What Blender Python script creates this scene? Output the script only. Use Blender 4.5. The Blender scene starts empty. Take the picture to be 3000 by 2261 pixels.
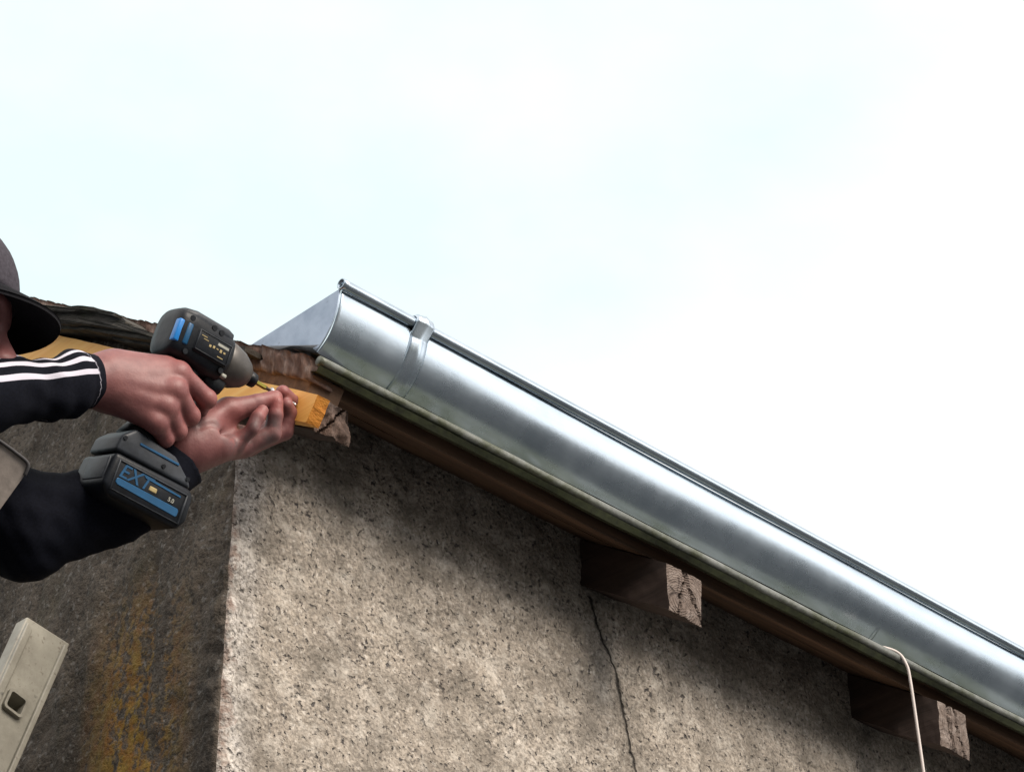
import bpy, bmesh, math, random
import numpy as np
from mathutils import Vector, Matrix, noise as mn
random.seed(7)
S = bpy.context.scene
COL = S.collection
rad = math.radians

# ------------------------------------------------------------------ camera
FPX = 8027.0
TH, PS = rad(33), rad(44.6)
cF = np.array([math.sin(PS)*math.cos(TH), math.cos(PS)*math.cos(TH), math.sin(TH)])
cR = np.array([math.cos(PS), -math.sin(PS), 0.0])
cU = np.cross(cR, cF)
def ray(x, y): return cF + cR*(x-1500)/FPX + cU*(1130.5-y)/FPX
CAM = -ray(690, 1340)*3.35          # the wall's upper corner is the origin
def P(x, y, d): return CAM + ray(x, y)*d
def onX(x, y, X): r = ray(x, y); return CAM + r*(X-CAM[0])/r[0]
def onY(x, y, Y): r = ray(x, y); return CAM + r*(Y-CAM[1])/r[1]
cam_d = bpy.data.cameras.new('camera'); cam = bpy.data.objects.new('camera', cam_d); COL.objects.link(cam)
cam.matrix_world = Matrix([[cR[i], cU[i], -cF[i], CAM[i]] for i in range(3)] + [[0, 0, 0, 1]])
cam_d.sensor_width = 36; cam_d.lens = FPX/3000*36; cam_d.clip_start = .05; cam_d.clip_end = 2000
S.camera = cam

# ------------------------------------------------------------------ sky and sun
SUN_EL, SUN_AZ = 38.0, (0.03, -1.0)       # direction towards the sun, in the ground plane
sv = Vector((SUN_AZ[0], SUN_AZ[1], 0)).normalized()*math.cos(rad(SUN_EL)) + Vector((0, 0, math.sin(rad(SUN_EL))))
W = bpy.data.worlds.new("World"); S.world = W; W.use_nodes = True
wt = W.node_tree; wt.nodes.clear()
def wn(t, **k):
    n = wt.nodes.new(t)
    for a, b in k.items(): setattr(n, a, b)
    return n
sky = wn('ShaderNodeTexSky', sky_type='NISHITA', sun_disc=False)
sky.sun_elevation = rad(SUN_EL); sky.sun_rotation = math.atan2(sv.x, sv.y)
sky.air_density = 1.0; sky.dust_density = 2.0
tc = wn('ShaderNodeTexCoord')
nz = wn('ShaderNodeTexNoise'); nz.inputs['Scale'].default_value = 2.2; nz.inputs['Detail'].default_value = 7; nz.inputs['Roughness'].default_value = .5
wt.links.new(tc.outputs['Generated'], nz.inputs['Vector'])
dt = wn('ShaderNodeVectorMath', operation='DOT_PRODUCT'); wt.links.new(tc.outputs['Generated'], dt.inputs[0])
cd = Vector((.62, .62, .48)).normalized(); dt.inputs[1].default_value = cd   # the bank of bright cloud
ad = wn('ShaderNodeMath', operation='MULTIPLY_ADD'); ad.inputs[1].default_value = .55
wt.links.new(nz.outputs['Fac'], ad.inputs[0]); wt.links.new(dt.outputs['Value'], ad.inputs[2])
mp = wn('ShaderNodeMapRange', interpolation_type='SMOOTHSTEP'); mp.inputs['From Min'].default_value = .1; mp.inputs['From Max'].default_value = .95
mp.inputs['To Min'].default_value = .10; mp.inputs['To Max'].default_value = 1.0
wt.links.new(ad.outputs[0], mp.inputs['Value'])
dt2 = wn('ShaderNodeVectorMath', operation='DOT_PRODUCT'); wt.links.new(tc.outputs['Generated'], dt2.inputs[0])
dt2.inputs[1].default_value = Vector((.62, -.75, .12)).normalized()     # a second bright bank, low over the yard
ad2 = wn('ShaderNodeMath', operation='MULTIPLY_ADD'); ad2.inputs[1].default_value = .18
wt.links.new(nz.outputs['Fac'], ad2.inputs[0]); wt.links.new(dt2.outputs['Value'], ad2.inputs[2])
mp2 = wn('ShaderNodeMapRange', interpolation_type='SMOOTHSTEP'); mp2.inputs['From Min'].default_value = .985; mp2.inputs['From Max'].default_value = 1.10
wt.links.new(ad2.outputs[0], mp2.inputs['Value'])
dt3 = wn('ShaderNodeVectorMath', operation='DOT_PRODUCT'); wt.links.new(tc.outputs['Generated'], dt3.inputs[0])
dt3.inputs[1].default_value = Vector((-.62, .10, .78)).normalized()     # and one high over the gable
ad3 = wn('ShaderNodeMath', operation='MULTIPLY_ADD'); ad3.inputs[1].default_value = .4
wt.links.new(nz.outputs['Fac'], ad3.inputs[0]); wt.links.new(dt3.outputs['Value'], ad3.inputs[2])
mp3 = wn('ShaderNodeMapRange', interpolation_type='SMOOTHSTEP'); mp3.inputs['From Min'].default_value = .75; mp3.inputs['From Max'].default_value = 1.1
wt.links.new(ad3.outputs[0], mp3.inputs['Value'])
mxn = wn('ShaderNodeMath', operation='MAXIMUM'); wt.links.new(mp.outputs[0], mxn.inputs[0]); wt.links.new(mp3.outputs[0], mxn.inputs[1])
mxm = wn('ShaderNodeMath', operation='MAXIMUM'); wt.links.new(mxn.outputs[0], mxm.inputs[0]); wt.links.new(mp2.outputs[0], mxm.inputs[1])
# thin and thick cloud: the thin parts stay slightly blue
nz2 = wn('ShaderNodeTexNoise'); nz2.inputs['Scale'].default_value = 4.0; nz2.inputs['Detail'].default_value = 6
mpv = wn('ShaderNodeMapping'); mpv.inputs['Scale'].default_value = (1, 1, 1.8); mpv.inputs['Location'].default_value = (3.1, 1.2, .4)
wt.links.new(tc.outputs['Generated'], mpv.inputs['Vector']); wt.links.new(mpv.outputs[0], nz2.inputs['Vector'])
cr = wn('ShaderNodeValToRGB'); cr.color_ramp.elements[0].position = .20; cr.color_ramp.elements[0].color = (9.2, 11.0, 11.2, 1)
cr.color_ramp.elements[1].position = .52; cr.color_ramp.elements[1].color = (12.4, 12.3, 12.2, 1)
dl = wn('ShaderNodeVectorMath', operation='DOT_PRODUCT'); wt.links.new(tc.outputs['Generated'], dl.inputs[0]); dl.inputs[1].default_value = (.62, -.70, -.25)
al = wn('ShaderNodeMath', operation='MULTIPLY_ADD'); al.inputs[1].default_value = .75     # the cloud thins out towards the gable side
wt.links.new(dl.outputs['Value'], al.inputs[0]); wt.links.new(nz2.outputs['Fac'], al.inputs[2]); wt.links.new(al.outputs[0], cr.inputs['Fac'])
mx = wn('ShaderNodeMix', data_type='RGBA')
wt.links.new(mxm.outputs[0], mx.inputs['Factor']); wt.links.new(sky.outputs[0], mx.inputs[6]); wt.links.new(cr.outputs[0], mx.inputs[7])
gl = wn('ShaderNodeMix', data_type='RGBA'); gl.inputs[7].default_value = (25, 24.4, 23.8, 1)        # glare of the thin bank over the yard
wt.links.new(mp2.outputs[0], gl.inputs['Factor']); wt.links.new(mx.outputs[2], gl.inputs[6])
gl2 = wn('ShaderNodeMix', data_type='RGBA'); gl2.inputs[7].default_value = (16, 15.5, 15.2, 1)
wt.links.new(mp3.outputs[0], gl2.inputs['Factor']); wt.links.new(gl.outputs[2], gl2.inputs[6])
bg = wn('ShaderNodeBackground'); bg.inputs['Strength'].default_value = .075
wo = wn('ShaderNodeOutputWorld'); wt.links.new(gl2.outputs[2], bg.inputs[0]); wt.links.new(bg.outputs[0], wo.inputs[0])
sd = bpy.data.lights.new('sun', 'SUN'); sd.energy = 4.1; sd.angle = rad(38); sd.color = (1, .91, .80)
so = bpy.data.objects.new('sun', sd); COL.objects.link(so); so.rotation_euler = sv.to_track_quat('Z', 'Y').to_euler(); so.location = (3, -6, 5)
S.view_settings.view_transform = 'Standard'; S.view_settings.look = 'None'; S.view_settings.gamma = 1; S.view_settings.exposure = .34

# ------------------------------------------------------------------ helpers
GROUND = -3.35
PITCH = rad(32.3); TP = math.tan(PITCH)
DECK0 = .150                                # underside of the roof boards above the wall face
def deck(Y): return DECK0 + Y*TP
RDIR = np.array([0, -math.cos(PITCH), -math.sin(PITCH)])
NRM = np.array([0, -math.sin(PITCH), math.cos(PITCH)])

def empty(name, loc, label, cat, group=None):
    o = bpy.data.objects.new(name, None); COL.objects.link(o); o.location = loc
    o['label'] = label; o['category'] = cat
    if group: o['group'] = group
    bpy.context.view_layer.update()
    return o
def mesh_ob(name, me, m, parent=None, smooth=False):
    o = bpy.data.objects.new(name, me); COL.objects.link(o)
    for x in (m if isinstance(m, (list, tuple)) else [m]): me.materials.append(x)
    if smooth: me.polygons.foreach_set('use_smooth', [True]*len(me.polygons))
    if parent is not None:
        o.parent = parent
        mw = Matrix.Identity(4); q = parent
        while q: mw = Matrix.Translation(q.location) @ mw; q = q.parent
        o.location = -mw.translation if not parent.parent and parent.type == 'EMPTY' else (0, 0, 0)
    return o
def pyob(name, v, f, m, parent=None, smooth=False):
    me = bpy.data.meshes.new(name); me.from_pydata([tuple(map(float, q)) for q in v], [], [tuple(map(int, q)) for q in f]); me.update()
    return mesh_ob(name, me, m, parent, smooth)
def bmob(name, bm, m, parent=None, smooth=False):
    bmesh.ops.recalc_face_normals(bm, faces=bm.faces)
    me = bpy.data.meshes.new(name); bm.to_mesh(me); bm.free()
    return mesh_ob(name, me, m, parent, smooth)
def frame(o, x, y, z):
    return Matrix([[x[i], y[i], z[i], o[i]] for i in range(3)] + [[0, 0, 0, 1]])
def bbox(bm, lo, hi, M=None, bev=0, seg=2):
    """a bevelled box"""
    t = bmesh.new(); bmesh.ops.create_cube(t, size=1)
    for v in t.verts: v.co = Vector([(lo[i]+hi[i])/2 + v.co[i]*(hi[i]-lo[i]) for i in range(3)])
    if bev: bmesh.ops.bevel(t, geom=t.edges[:], offset=bev, segments=seg, affect='EDGES', profile=.5)
    merge(bm, t, M)
def merge(bm, t, M=None):
    if M is not None: t.transform(M)
    bmesh.ops.recalc_face_normals(t, faces=t.faces)
    me = bpy.data.meshes.new('tmp'); t.to_mesh(me); t.free(); bm.from_mesh(me); bpy.data.meshes.remove(me)
def prism(bm, pts, z0, z1, M=None, bev=0, seg=2):
    """polygon in local xy, extruded z0..z1"""
    t = bmesh.new(); vs = [t.verts.new((p[0], p[1], z0)) for p in pts]; f = t.faces.new(vs)
    r = bmesh.ops.extrude_face_region(t, geom=[f])
    for v in r['geom']:
        if isinstance(v, bmesh.types.BMVert): v.co.z = z1
    if bev: bmesh.ops.bevel(t, geom=t.edges[:], offset=bev, segments=seg, affect='EDGES', profile=.5)
    merge(bm, t, M)
def lathe(bm, prof, n=32, M=None, sx=1, sy=1):
    """prof: (axis, radius) along local x; ends closed"""
    t = bmesh.new(); rings = []
    for a, r in prof:
        rings.append([t.verts.new((a, math.cos(2*math.pi*i/n)*r*sx, math.sin(2*math.pi*i/n)*r*sy)) for i in range(n)])
    for A, B in zip(rings, rings[1:]):
        for i in range(n): t.faces.new((A[i], A[(i+1) % n], B[(i+1) % n], B[i]))
    t.faces.new(rings[0]); t.faces.new(rings[-1])
    merge(bm, t, M)
def tube(pts, r, n=12, close=True):
    """verts, faces of a tube along pts; r may be a list"""
    pts = [np.array(p, float) for p in pts]; k = len(pts); rr = r if isinstance(r, (list, tuple)) else [r]*k
    v, f = [], []
    up = np.array([0.13, .21, .97])
    for i in range(k):
        t = pts[min(i+1, k-1)] - pts[max(i-1, 0)]; t /= np.linalg.norm(t)
        a = up - t*(up@t)
        if np.linalg.norm(a) < .05: a = np.array([1., 0, 0]) - t*t[0]
        a /= np.linalg.norm(a); b = np.cross(t, a); up = a
        for j in range(n):
            c = 2*math.pi*j/n; v.append(pts[i] + rr[i]*(math.cos(c)*a + math.sin(c)*b))
    for i in range(k-1):
        for j in range(n): f.append((i*n+j, i*n+(j+1) % n, (i+1)*n+(j+1) % n, (i+1)*n+j))
    if close: f.append(tuple(range(n))[::-1]); f.append(tuple(range((k-1)*n, k*n)))
    return v, f
def spline(pts, m=8):
    pts = [np.array(p, float) for p in pts]; q = [2*pts[0]-pts[1]] + pts + [2*pts[-1]-pts[-2]]; out = []
    for i in range(1, len(q)-2):
        for s in range(m):
            t = s/m; a, b, c, d = q[i-1:i+3]
            out.append(.5*(2*b + (c-a)*t + (2*a-5*b+4*c-d)*t*t + (3*b-a-3*c+d)*t**3))
    out.append(pts[-1]); return out
def fbm(p, s, o=4): return mn.fractal(Vector(p)*s, 1.0, 2.0, o)

# implicit surfaces for the figure
def seg_d(X, a, b, ra, rb):
    a = np.array(a); b = np.array(b); ab = b-a; t = np.clip(((X-a)@ab)/max(ab@ab, 1e-9), 0, 1)
    return np.linalg.norm(X - a - t[..., None]*ab, axis=-1) - (ra + (rb-ra)*t)
def smin(a, b, k):
    h = np.clip(.5 + .5*(b-a)/k, 0, 1); return b + (a-b)*h - k*h*(1-h)
def ell_d(X, c, r, B):
    q = (X-np.array(c))@np.array(B).T; r = np.array(r); k0 = np.linalg.norm(q/r, axis=-1); k1 = np.linalg.norm(q/(r*r), axis=-1)
    return k0*(k0-1)/np.maximum(k1, 1e-9)
def nets(fn, lo, hi, h):
    lo = np.array(lo); n = np.ceil((np.array(hi)-lo)/h).astype(int)+1
    g = np.stack(np.meshgrid(*[lo[i]+h*np.arange(n[i]) for i in range(3)], indexing='ij'), -1)
    f = np.empty(n)
    for i in range(0, n[0], 16): f[i:i+16] = fn(g[i:i+16])
    ins = f < 0; acc = np.zeros(tuple(n-1)+(3,)); cnt = np.zeros(tuple(n-1)); quads = []
    for ax in range(3):
        A = [slice(None)]*3; B = [slice(None)]*3; A[ax] = slice(0, -1); B[ax] = slice(1, None); A = tuple(A); B = tuple(B)
        cr_ = np.argwhere(ins[A] != ins[B]); fa = f[A][tuple(cr_.T)]; fb = f[B][tuple(cr_.T)]
        p = cr_.astype(float); p[:, ax] += fa/(fa-fb)
        u, w = (ax+1) % 3, (ax+2) % 3; cells = []
        for du, dw in ((-1, -1), (0, -1), (0, 0), (-1, 0)):
            c = cr_.copy(); c[:, u] += du; c[:, w] += dw; cells.append(c)
        ok = np.all([np.all((c >= 0) & (c < n-1), axis=1) for c in cells], axis=0)
        for c in cells: np.add.at(acc, tuple(c[ok].T), p[ok]); np.add.at(cnt, tuple(c[ok].T), 1)
        fl = ins[A][tuple(cr_[ok].T)]
        q = np.stack([np.ravel_multi_index(tuple(c[ok].T), tuple(n-1)) for c in cells], 1)
        q[~fl] = q[~fl][:, ::-1]; quads.append(q)
    idx = np.full(cnt.size, -1); m = cnt.ravel() > 0; idx[m] = np.arange(m.sum())
    v = lo + h*(acc.reshape(-1, 3)[m]/cnt.ravel()[m][:, None])
    return v, idx[np.concatenate(quads)]
def blob(segs, k, h, extra=None, disp=None):
    """segs: list of (a, b, ra, rb[, k])"""
    pts = np.array([s[0]-s[2]*np.ones(3) for s in segs] + [s[0]+s[2]*np.ones(3) for s in segs] + [s[1]-s[3]*np.ones(3) for s in segs] + [s[1]+s[3]*np.ones(3) for s in segs])
    lo = pts.min(0)-.012; hi = pts.max(0)+.012
    def fn(X):
        d = None
        for s in segs:
            e = seg_d(X, *s[:4]); d = e if d is None else smin(d, e, s[4] if len(s) > 4 else k)
        if extra is not None: d = extra(X, d)
        if disp is not None: d = d + disp(X)
        return d
    return nets(fn, lo, hi, h)
def wob(X, seed, s):
    """cheap smooth pseudo noise for folds, about -1..1"""
    r = np.random.RandomState(seed); o = 0
    for i in range(6):
        k = r.randn(3)*s; o = o + np.sin(X@k + r.rand()*6.28)
    return o/3.0
def join(parts):
    v = np.concatenate([p[0] for p in parts]); off = 0; f = []
    for p in parts: f += [tuple(int(i)+off for i in q) for q in p[1]]; off += len(p[0])
    return v, f

# ------------------------------------------------------------------ materials
class Mat:
    def __init__(s, name, rough=.7, metal=0, spec=.5):
        s.m = bpy.data.materials.new(name); s.m.use_nodes = True; s.t = s.m.node_tree
        s.b = s.t.nodes['Principled BSDF']; s.b.inputs['Roughness'].default_value = rough; s.b.inputs['Metallic'].default_value = metal
        s.b.inputs['Specular IOR Level'].default_value = spec
        s.pos = s.n('ShaderNodeNewGeometry').outputs['Position']
    def n(s, t, **k):
        x = s.t.nodes.new(t)
        for a, b in k.items(): setattr(x, a, b)
        return x
    def l(s, a, b): s.t.links.new(a, b)
    def coord(s, scale=(1, 1, 1), rot=(0, 0, 0), loc=(0, 0, 0)):
        m = s.n('ShaderNodeMapping'); m.inputs['Scale'].default_value = scale; m.inputs['Rotation'].default_value = rot; m.inputs['Location'].default_value = loc
        s.l(s.pos, m.inputs[0]); return m.outputs[0]
    def noise(s, scale, detail=6, rough=.6, vec=None, dist=0):
        x = s.n('ShaderNodeTexNoise'); x.inputs['Scale'].default_value = scale; x.inputs['Detail'].default_value = detail; x.inputs['Roughness'].default_value = rough; x.inputs['Distortion'].default_value = dist
        s.l(s.pos if vec is None else vec, x.inputs['Vector']); return x.outputs['Fac']
    def voro(s, scale, vec=None, feature='F1'):
        x = s.n('ShaderNodeTexVoronoi', feature=feature); x.inputs['Scale'].default_value = scale
        s.l(s.pos if vec is None else vec, x.inputs['Vector']); return x.outputs['Distance']
    def ramp(s, fac, stops):
        x = s.n('ShaderNodeValToRGB'); e = x.color_ramp.elements
        while len(e) < len(stops): e.new(.5)
        for i, (p, c) in enumerate(stops):
            e[i].position = p; e[i].color = (*c, 1) if isinstance(c, tuple) else (c, c, c, 1)
        s.l(fac, x.inputs[0]); return x.outputs[0]
    def mixc(s, fac, a, b, blend='MIX'):
        x = s.n('ShaderNodeMix', data_type='RGBA', blend_type=blend)
        for i, v in ((0, fac), (6, a), (7, b)):
            if isinstance(v, (int, float)): x.inputs[i].default_value = v
            elif isinstance(v, tuple): x.inputs[i].default_value = (*v, 1)
            else: s.l(v, x.inputs[i])
        return x.outputs[2]
    def math(s, op, a, b=0.0, c=None):
        x = s.n('ShaderNodeMath', operation=op)
        for i, v in enumerate((a, b) if c is None else (a, b, c)):
            if isinstance(v, (int, float)): x.inputs[i].default_value = v
            else: s.l(v, x.inputs[i])
        return x.outputs[0]
    def xyz(s):
        x = s.n('ShaderNodeSeparateXYZ'); s.l(s.pos, x.inputs[0]); return x.outputs
    def color(s, c):
        if isinstance(c, tuple): s.b.inputs['Base Color'].default_value = (*c, 1)
        else: s.l(c, s.b.inputs['Base Color'])
        return s
    def rough(s, r): s.l(r, s.b.inputs['Roughness']); return s
    def bump(s, h, dist=.002, strength=1.0):
        x = s.n('ShaderNodeBump'); x.inputs['Distance'].default_value = dist; x.inputs['Strength'].default_value = strength
        s.l(h, x.inputs['Height']); s.l(x.outputs[0], s.b.inputs['Normal']); return s
M = {}
def simple(key, c, rough=.6, metal=0, var=.25, scale=60, bump=.0006, spec=.5):
    a = Mat(key, rough, metal, spec); nz_ = a.noise(scale, 5)
    a.color(a.ramp(nz_, [(.3, tuple(x*(1-var) for x in c)), (.7, tuple(min(1, x*(1+var)) for x in c))]))
    if bump: a.bump(nz_, bump, .6)
    M[key] = a.m; return a

# roughcast of the front wall: beige grit with dark grains, a crack, a paler edge
a = Mat('front_render', .92, 0, .25)
x, y, z = a.xyz()
grain = a.noise(205, 3, .55); grit = a.voro(120); big = a.noise(7, 5, .6); mid = a.noise(34, 5, .65)
base = a.ramp(big, [(.3, (.25, .215, .18)), (.5, (.355, .31, .26)), (.72, (.47, .415, .355))])
edge = a.ramp(a.math('ADD', x, a.math('MULTIPLY', mid, .05)), [(.052, 1.0), (.085, 0.0)])
base = a.mixc(a.math('MULTIPLY', edge, .75), base, (.60, .565, .53))
g2 = a.noise(210, 4, .65, a.coord(loc=(1, 6, 2)))
base = a.mixc(a.ramp(g2, [(.36, .75), (.56, 0.0)]), base, (.13, .112, .092))
pal = a.ramp(a.noise(150, 2, .5, a.coord(loc=(8, 5, 1))), [(.56, 0.0), (.70, .75)])
base = a.mixc(pal, base, (.52, .475, .42))
clump = a.ramp(mid, [(.40, 1.0), (.60, .2)])
sp = a.ramp(grain, [(.36, 1.0), (.47, 0.0)])
base = a.mixc(a.math('MULTIPLY', a.math('MULTIPLY', sp, clump), .8), base, (.065, .058, .055))
pit = a.ramp(a.noise(125, 2, .5, a.coord(loc=(3, 1, 2))), [(.30, .95), (.38, 0.0)])
base = a.mixc(pit, base, (.06, .055, .055))
blot = a.ramp(a.noise(15, 6, .7, a.coord(loc=(5, 0, 2))), [(.44, .0), (.62, .72)])
base = a.mixc(blot, base, (.135, .118, .098))
base = a.mixc(a.ramp(a.noise(19, 6, .7, a.coord(loc=(1, 4, 8))), [(.52, .0), (.66, .5)]), base, (.56, .515, .455))
stain = a.ramp(a.noise(5.5, 6, .7, a.coord(scale=(1, 1, .55), loc=(1.2, 0, 4.1))), [(.52, 0.0), (.70, .5)])
base = a.mixc(stain, base, (.12, .105, .085))
red = a.ramp(a.math('ADD', a.math('MULTIPLY', x, 14), a.math('MULTIPLY', a.noise(30, 5, .7), 1.3)), [(.62, .7), (.80, 0.0)])
base = a.mixc(red, base, (.20, .125, .095))
# the crack that runs down below the second rafter
fc = a.n('ShaderNodeFloatCurve'); cz = a.math('MULTIPLY_ADD', z, 1/.6, .8)
CRACK = [onY(*q, 0) for q in ((1731, 1745), (1746, 1817), (1767, 1900), (1799, 1964), (1819, 2058), (1840, 2152), (1863, 2252), (1880, 2340))]
pts = sorted([(q[2]/.6+.8, (q[0]-.5)/.4) for q in CRACK]); cu = fc.mapping.curves[0]
cu.points[0].location = (0, pts[0][1]+.1); cu.points[1].location = (1, pts[-1][1])
for q in pts: cu.points.new(*q)
for q in cu.points: q.handle_type = 'VECTOR'
fc.mapping.update(); a.l(cz, fc.inputs['Value'])
cx = a.math('MULTIPLY_ADD', fc.outputs[0], .4, .5)
cx = a.math('ADD', cx, a.math('MULTIPLY', a.math('SUBTRACT', a.noise(45, 4), .5), .016))
dist = a.math('ABSOLUTE', a.math('SUBTRACT', x, cx))
below = a.math('LESS_THAN', z, float(CRACK[0][2]))
ck = a.math('MULTIPLY', a.ramp(a.math('MULTIPLY', dist, a.math('MULTIPLY_ADD', mid, 1.6, .2)), [(.0008, 1.0), (.0026, 0.0)]), below)
halo = a.math('MULTIPLY', a.ramp(a.math('MULTIPLY', dist, a.math('MULTIPLY_ADD', grain, 2.5, .1)), [(.003, .25), (.012, 0.0)]), below)
base = a.mixc(halo, base, (.10, .088, .073))
base = a.mixc(ck, base, (.015, .013, .012))
a.color(base)
hh = a.math('ADD', a.math('MULTIPLY', grain, .8), a.math('MULTIPLY', grit, .5)); hh = a.math('SUBTRACT', hh, a.math('MULTIPLY', ck, 1.5)); hh = a.math('SUBTRACT', hh, pit)
a.bump(hh, .004, .9); M['front'] = a.m

# damp gable render: grey, streaked downwards, orange and yellow lichen
a = Mat('gable_render', .9, 0, .25)
x, y, z = a.xyz()
big = a.noise(9, 5, .6); grain = a.noise(150, 4, .6); mid = a.noise(40, 5, .65)
st = a.noise(16, 6, .65, a.coord(scale=(1, 1, .12))); st2 = a.noise(8, 5, .6, a.coord(scale=(1, 1.4, .10), loc=(0, 2.3, 0)))
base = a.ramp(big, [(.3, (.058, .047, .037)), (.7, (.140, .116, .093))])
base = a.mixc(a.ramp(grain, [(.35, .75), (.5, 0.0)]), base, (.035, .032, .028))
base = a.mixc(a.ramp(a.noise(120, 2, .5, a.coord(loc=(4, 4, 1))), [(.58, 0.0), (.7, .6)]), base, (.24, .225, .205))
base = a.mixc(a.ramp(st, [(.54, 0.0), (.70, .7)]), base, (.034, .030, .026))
low = a.ramp(a.math('MULTIPLY', z, -1.0), [(.08, 0.0), (.26, 1.0)])     # lichen grows on the lower, rain-washed part
band = a.ramp(a.math('ABSOLUTE', a.math('SUBTRACT', y, .165)), [(.03, 1.0), (.12, 0.0)])
li = a.math('MULTIPLY', a.math('MULTIPLY', a.ramp(a.math('ADD', a.math('MULTIPLY', st2, .55), a.math('MULTIPLY', a.noise(75, 5, .7), .45)), [(.47, 0.0), (.53, .85)]), low), band)
base = a.mixc(li, base, a.ramp(mid, [(.4, (.26, .11, .015)), (.6, (.30, .19, .03))]))
mo = a.ramp(a.noise(12, 6, .7, a.coord(scale=(1, 1, .4), loc=(0, 7, 2))), [(.55, 0.0), (.7, .5)])
base = a.mixc(mo, base, (.085, .072, .04))
a.color(base); a.bump(a.math('ADD', a.math('MULTIPLY', grain, .7), mid), .006, .9); M['gable'] = a.m

def wood(key, cols, along, rough=.8, sc=1.0, bump=.0015, knots=False):
    """along: axis index of the grain"""
    a = Mat(key, rough, 0, .3); s_ = [60*sc]*3; s_[along] = 3*sc
    g = a.noise(1, 6, .6, a.coord(scale=tuple(s_)), .4); b = a.noise(5, 4)
    c = a.ramp(g, [(.25, cols[0]), (.5, cols[1]), (.75, cols[2])])
    c = a.mixc(a.ramp(b, [(.35, 0.0), (.7, .6)]), c, cols[3]); a.color(c); a.bump(g, bump, .8); M[key] = a.m; return a
wood('soffit_wood', ((.032, .019, .011), (.12, .068, .040), (.23, .14, .085), (.07, .042, .028)), 0)
wood('rafter_wood', ((.022, .015, .012), (.055, .037, .03), (.095, .066, .054), (.04, .027, .023)), 1)
wood('old_verge_wood', ((.03, .024, .02), (.12, .09, .075), (.25, .2, .17), (.16, .085, .06)), 1, sc=.7)
a = Mat('splintered_wood', .85, 0, .3); g = a.noise(1, 6, .65, a.coord(scale=(20, 75, 16))); b = a.noise(14, 4)
c = a.ramp(g, [(.3, (.04, .026, .02)), (.52, (.15, .10, .08)), (.72, (.34, .29, .26))]); a.color(a.mixc(a.ramp(b, [(.4, 0.0), (.6, .7)]), c, (.13, .06, .04))); a.bump(g, .004, .9); M['verge_frag'] = a.m
a = Mat('end_grain', .85, 0, .3)
g = a.noise(26, 6, .7, a.coord(scale=(1, .6, 1.2)), 1.2); v_ = a.voro(34, a.coord(scale=(1.5, .4, .8)), 'DISTANCE_TO_EDGE')
c = a.ramp(g, [(.3, (.060, .042, .034)), (.5, (.15, .115, .096)), (.7, (.27, .225, .20))])
crk = a.ramp(v_, [(.015, 1.0), (.05, 0.0)]); c = a.mixc(a.math('MULTIPLY', crk, a.ramp(a.noise(18, 3), [(.5, 0.0), (.6, .9)])), c, (.03, .02, .016))
wvt = a.n('ShaderNodeTexWave', wave_type='RINGS', rings_direction='Y'); wvt.inputs['Scale'].default_value = 85; wvt.inputs['Distortion'].default_value = 7; wvt.inputs['Detail'].default_value = 3; wvt.inputs['Detail Scale'].default_value = 1.5
tcg = a.n('ShaderNodeTexCoord'); a.l(a.coord(loc=(-.63, 0, .02)), wvt.inputs['Vector'])
c = a.mixc(a.ramp(wvt.outputs['Fac'], [(.2, .28), (.7, 0.0)]), c, (.075, .052, .042))
a.color(c); a.bump(a.math('ADD', g, a.math('MULTIPLY', wvt.outputs['Fac'], .18)), .005, 1); M['end_grain'] = a.m
a = Mat('end_brown', .9, 0, .25); g = a.noise(1, 6, .7, a.coord(scale=(90, 40, 34))); b = a.noise(22, 5, .7)
c = a.ramp(g, [(.3, (.028, .018, .014)), (.5, (.085, .055, .043)), (.72, (.19, .14, .118))]); a.color(a.mixc(a.ramp(b, [(.45, 0.0), (.6, .7)]), c, (.035, .024, .02))); a.bump(g, .006, 1); M['end_brown'] = a.m
a = Mat('new_timber', .55, 0, .4)
g = a.noise(1, 5, .6, a.coord(scale=(40, 2.5, 60), rot=(0, 0, 0)), 1.0); b = a.noise(9, 4)
c = a.ramp(g, [(.3, (.78, .35, .06)), (.5, (.90, .46, .105)), (.7, (.93, .56, .18))])
c = a.mixc(a.ramp(b, [(.45, 0.0), (.68, .6)]), c, (.86, .47, .08)); a.color(c); a.bump(g, .0006, .6); M['new_timber'] = a.m
a = Mat('new_timber_end', .75, 0, .3); g = a.noise(1, 5, .7, a.coord(scale=(70, 160, 160)))
a.color(a.ramp(g, [(.3, (.30, .10, .010)), (.52, (.50, .19, .022)), (.72, (.60, .27, .05))])); a.bump(g, .0025, 1); M['new_end'] = a.m
a = Mat('galvanised', .3, 1)
g = a.noise(14, 5, .6); s2 = a.noise(1, 3, .5, a.coord(scale=(2.5, 60, 60))); s3 = a.voro(70)
a.color(a.ramp(a.math('ADD', a.math('MULTIPLY', g, .6), a.math('MULTIPLY', s2, .4)), [(.35, (.42, .49, .555)), (.65, (.57, .645, .715))]))
a.rough(a.ramp(g, [(.3, .23), (.7, .33)])); a.bump(a.math('ADD', a.math('MULTIPLY', g, 1.0), a.math('MULTIPLY', s2, .12)), .0012, .35); M['zinc'] = a.m
a = Mat('galvanised_plate', .55, .65, .5); g = a.noise(26, 6, .6); sp = a.ramp(a.noise(60, 3, .5, a.coord(loc=(2, 6, 1))), [(.25, .8), (.34, 0.0)])
c = a.ramp(g, [(.35, (.31, .375, .47)), (.65, (.42, .49, .59))]); a.color(a.mixc(sp, c, (.14, .16, .22))); a.bump(g, .002, .4); M['plate'] = a.m
simple('dark_metal', (.05, .055, .06), .4, .8)
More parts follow.
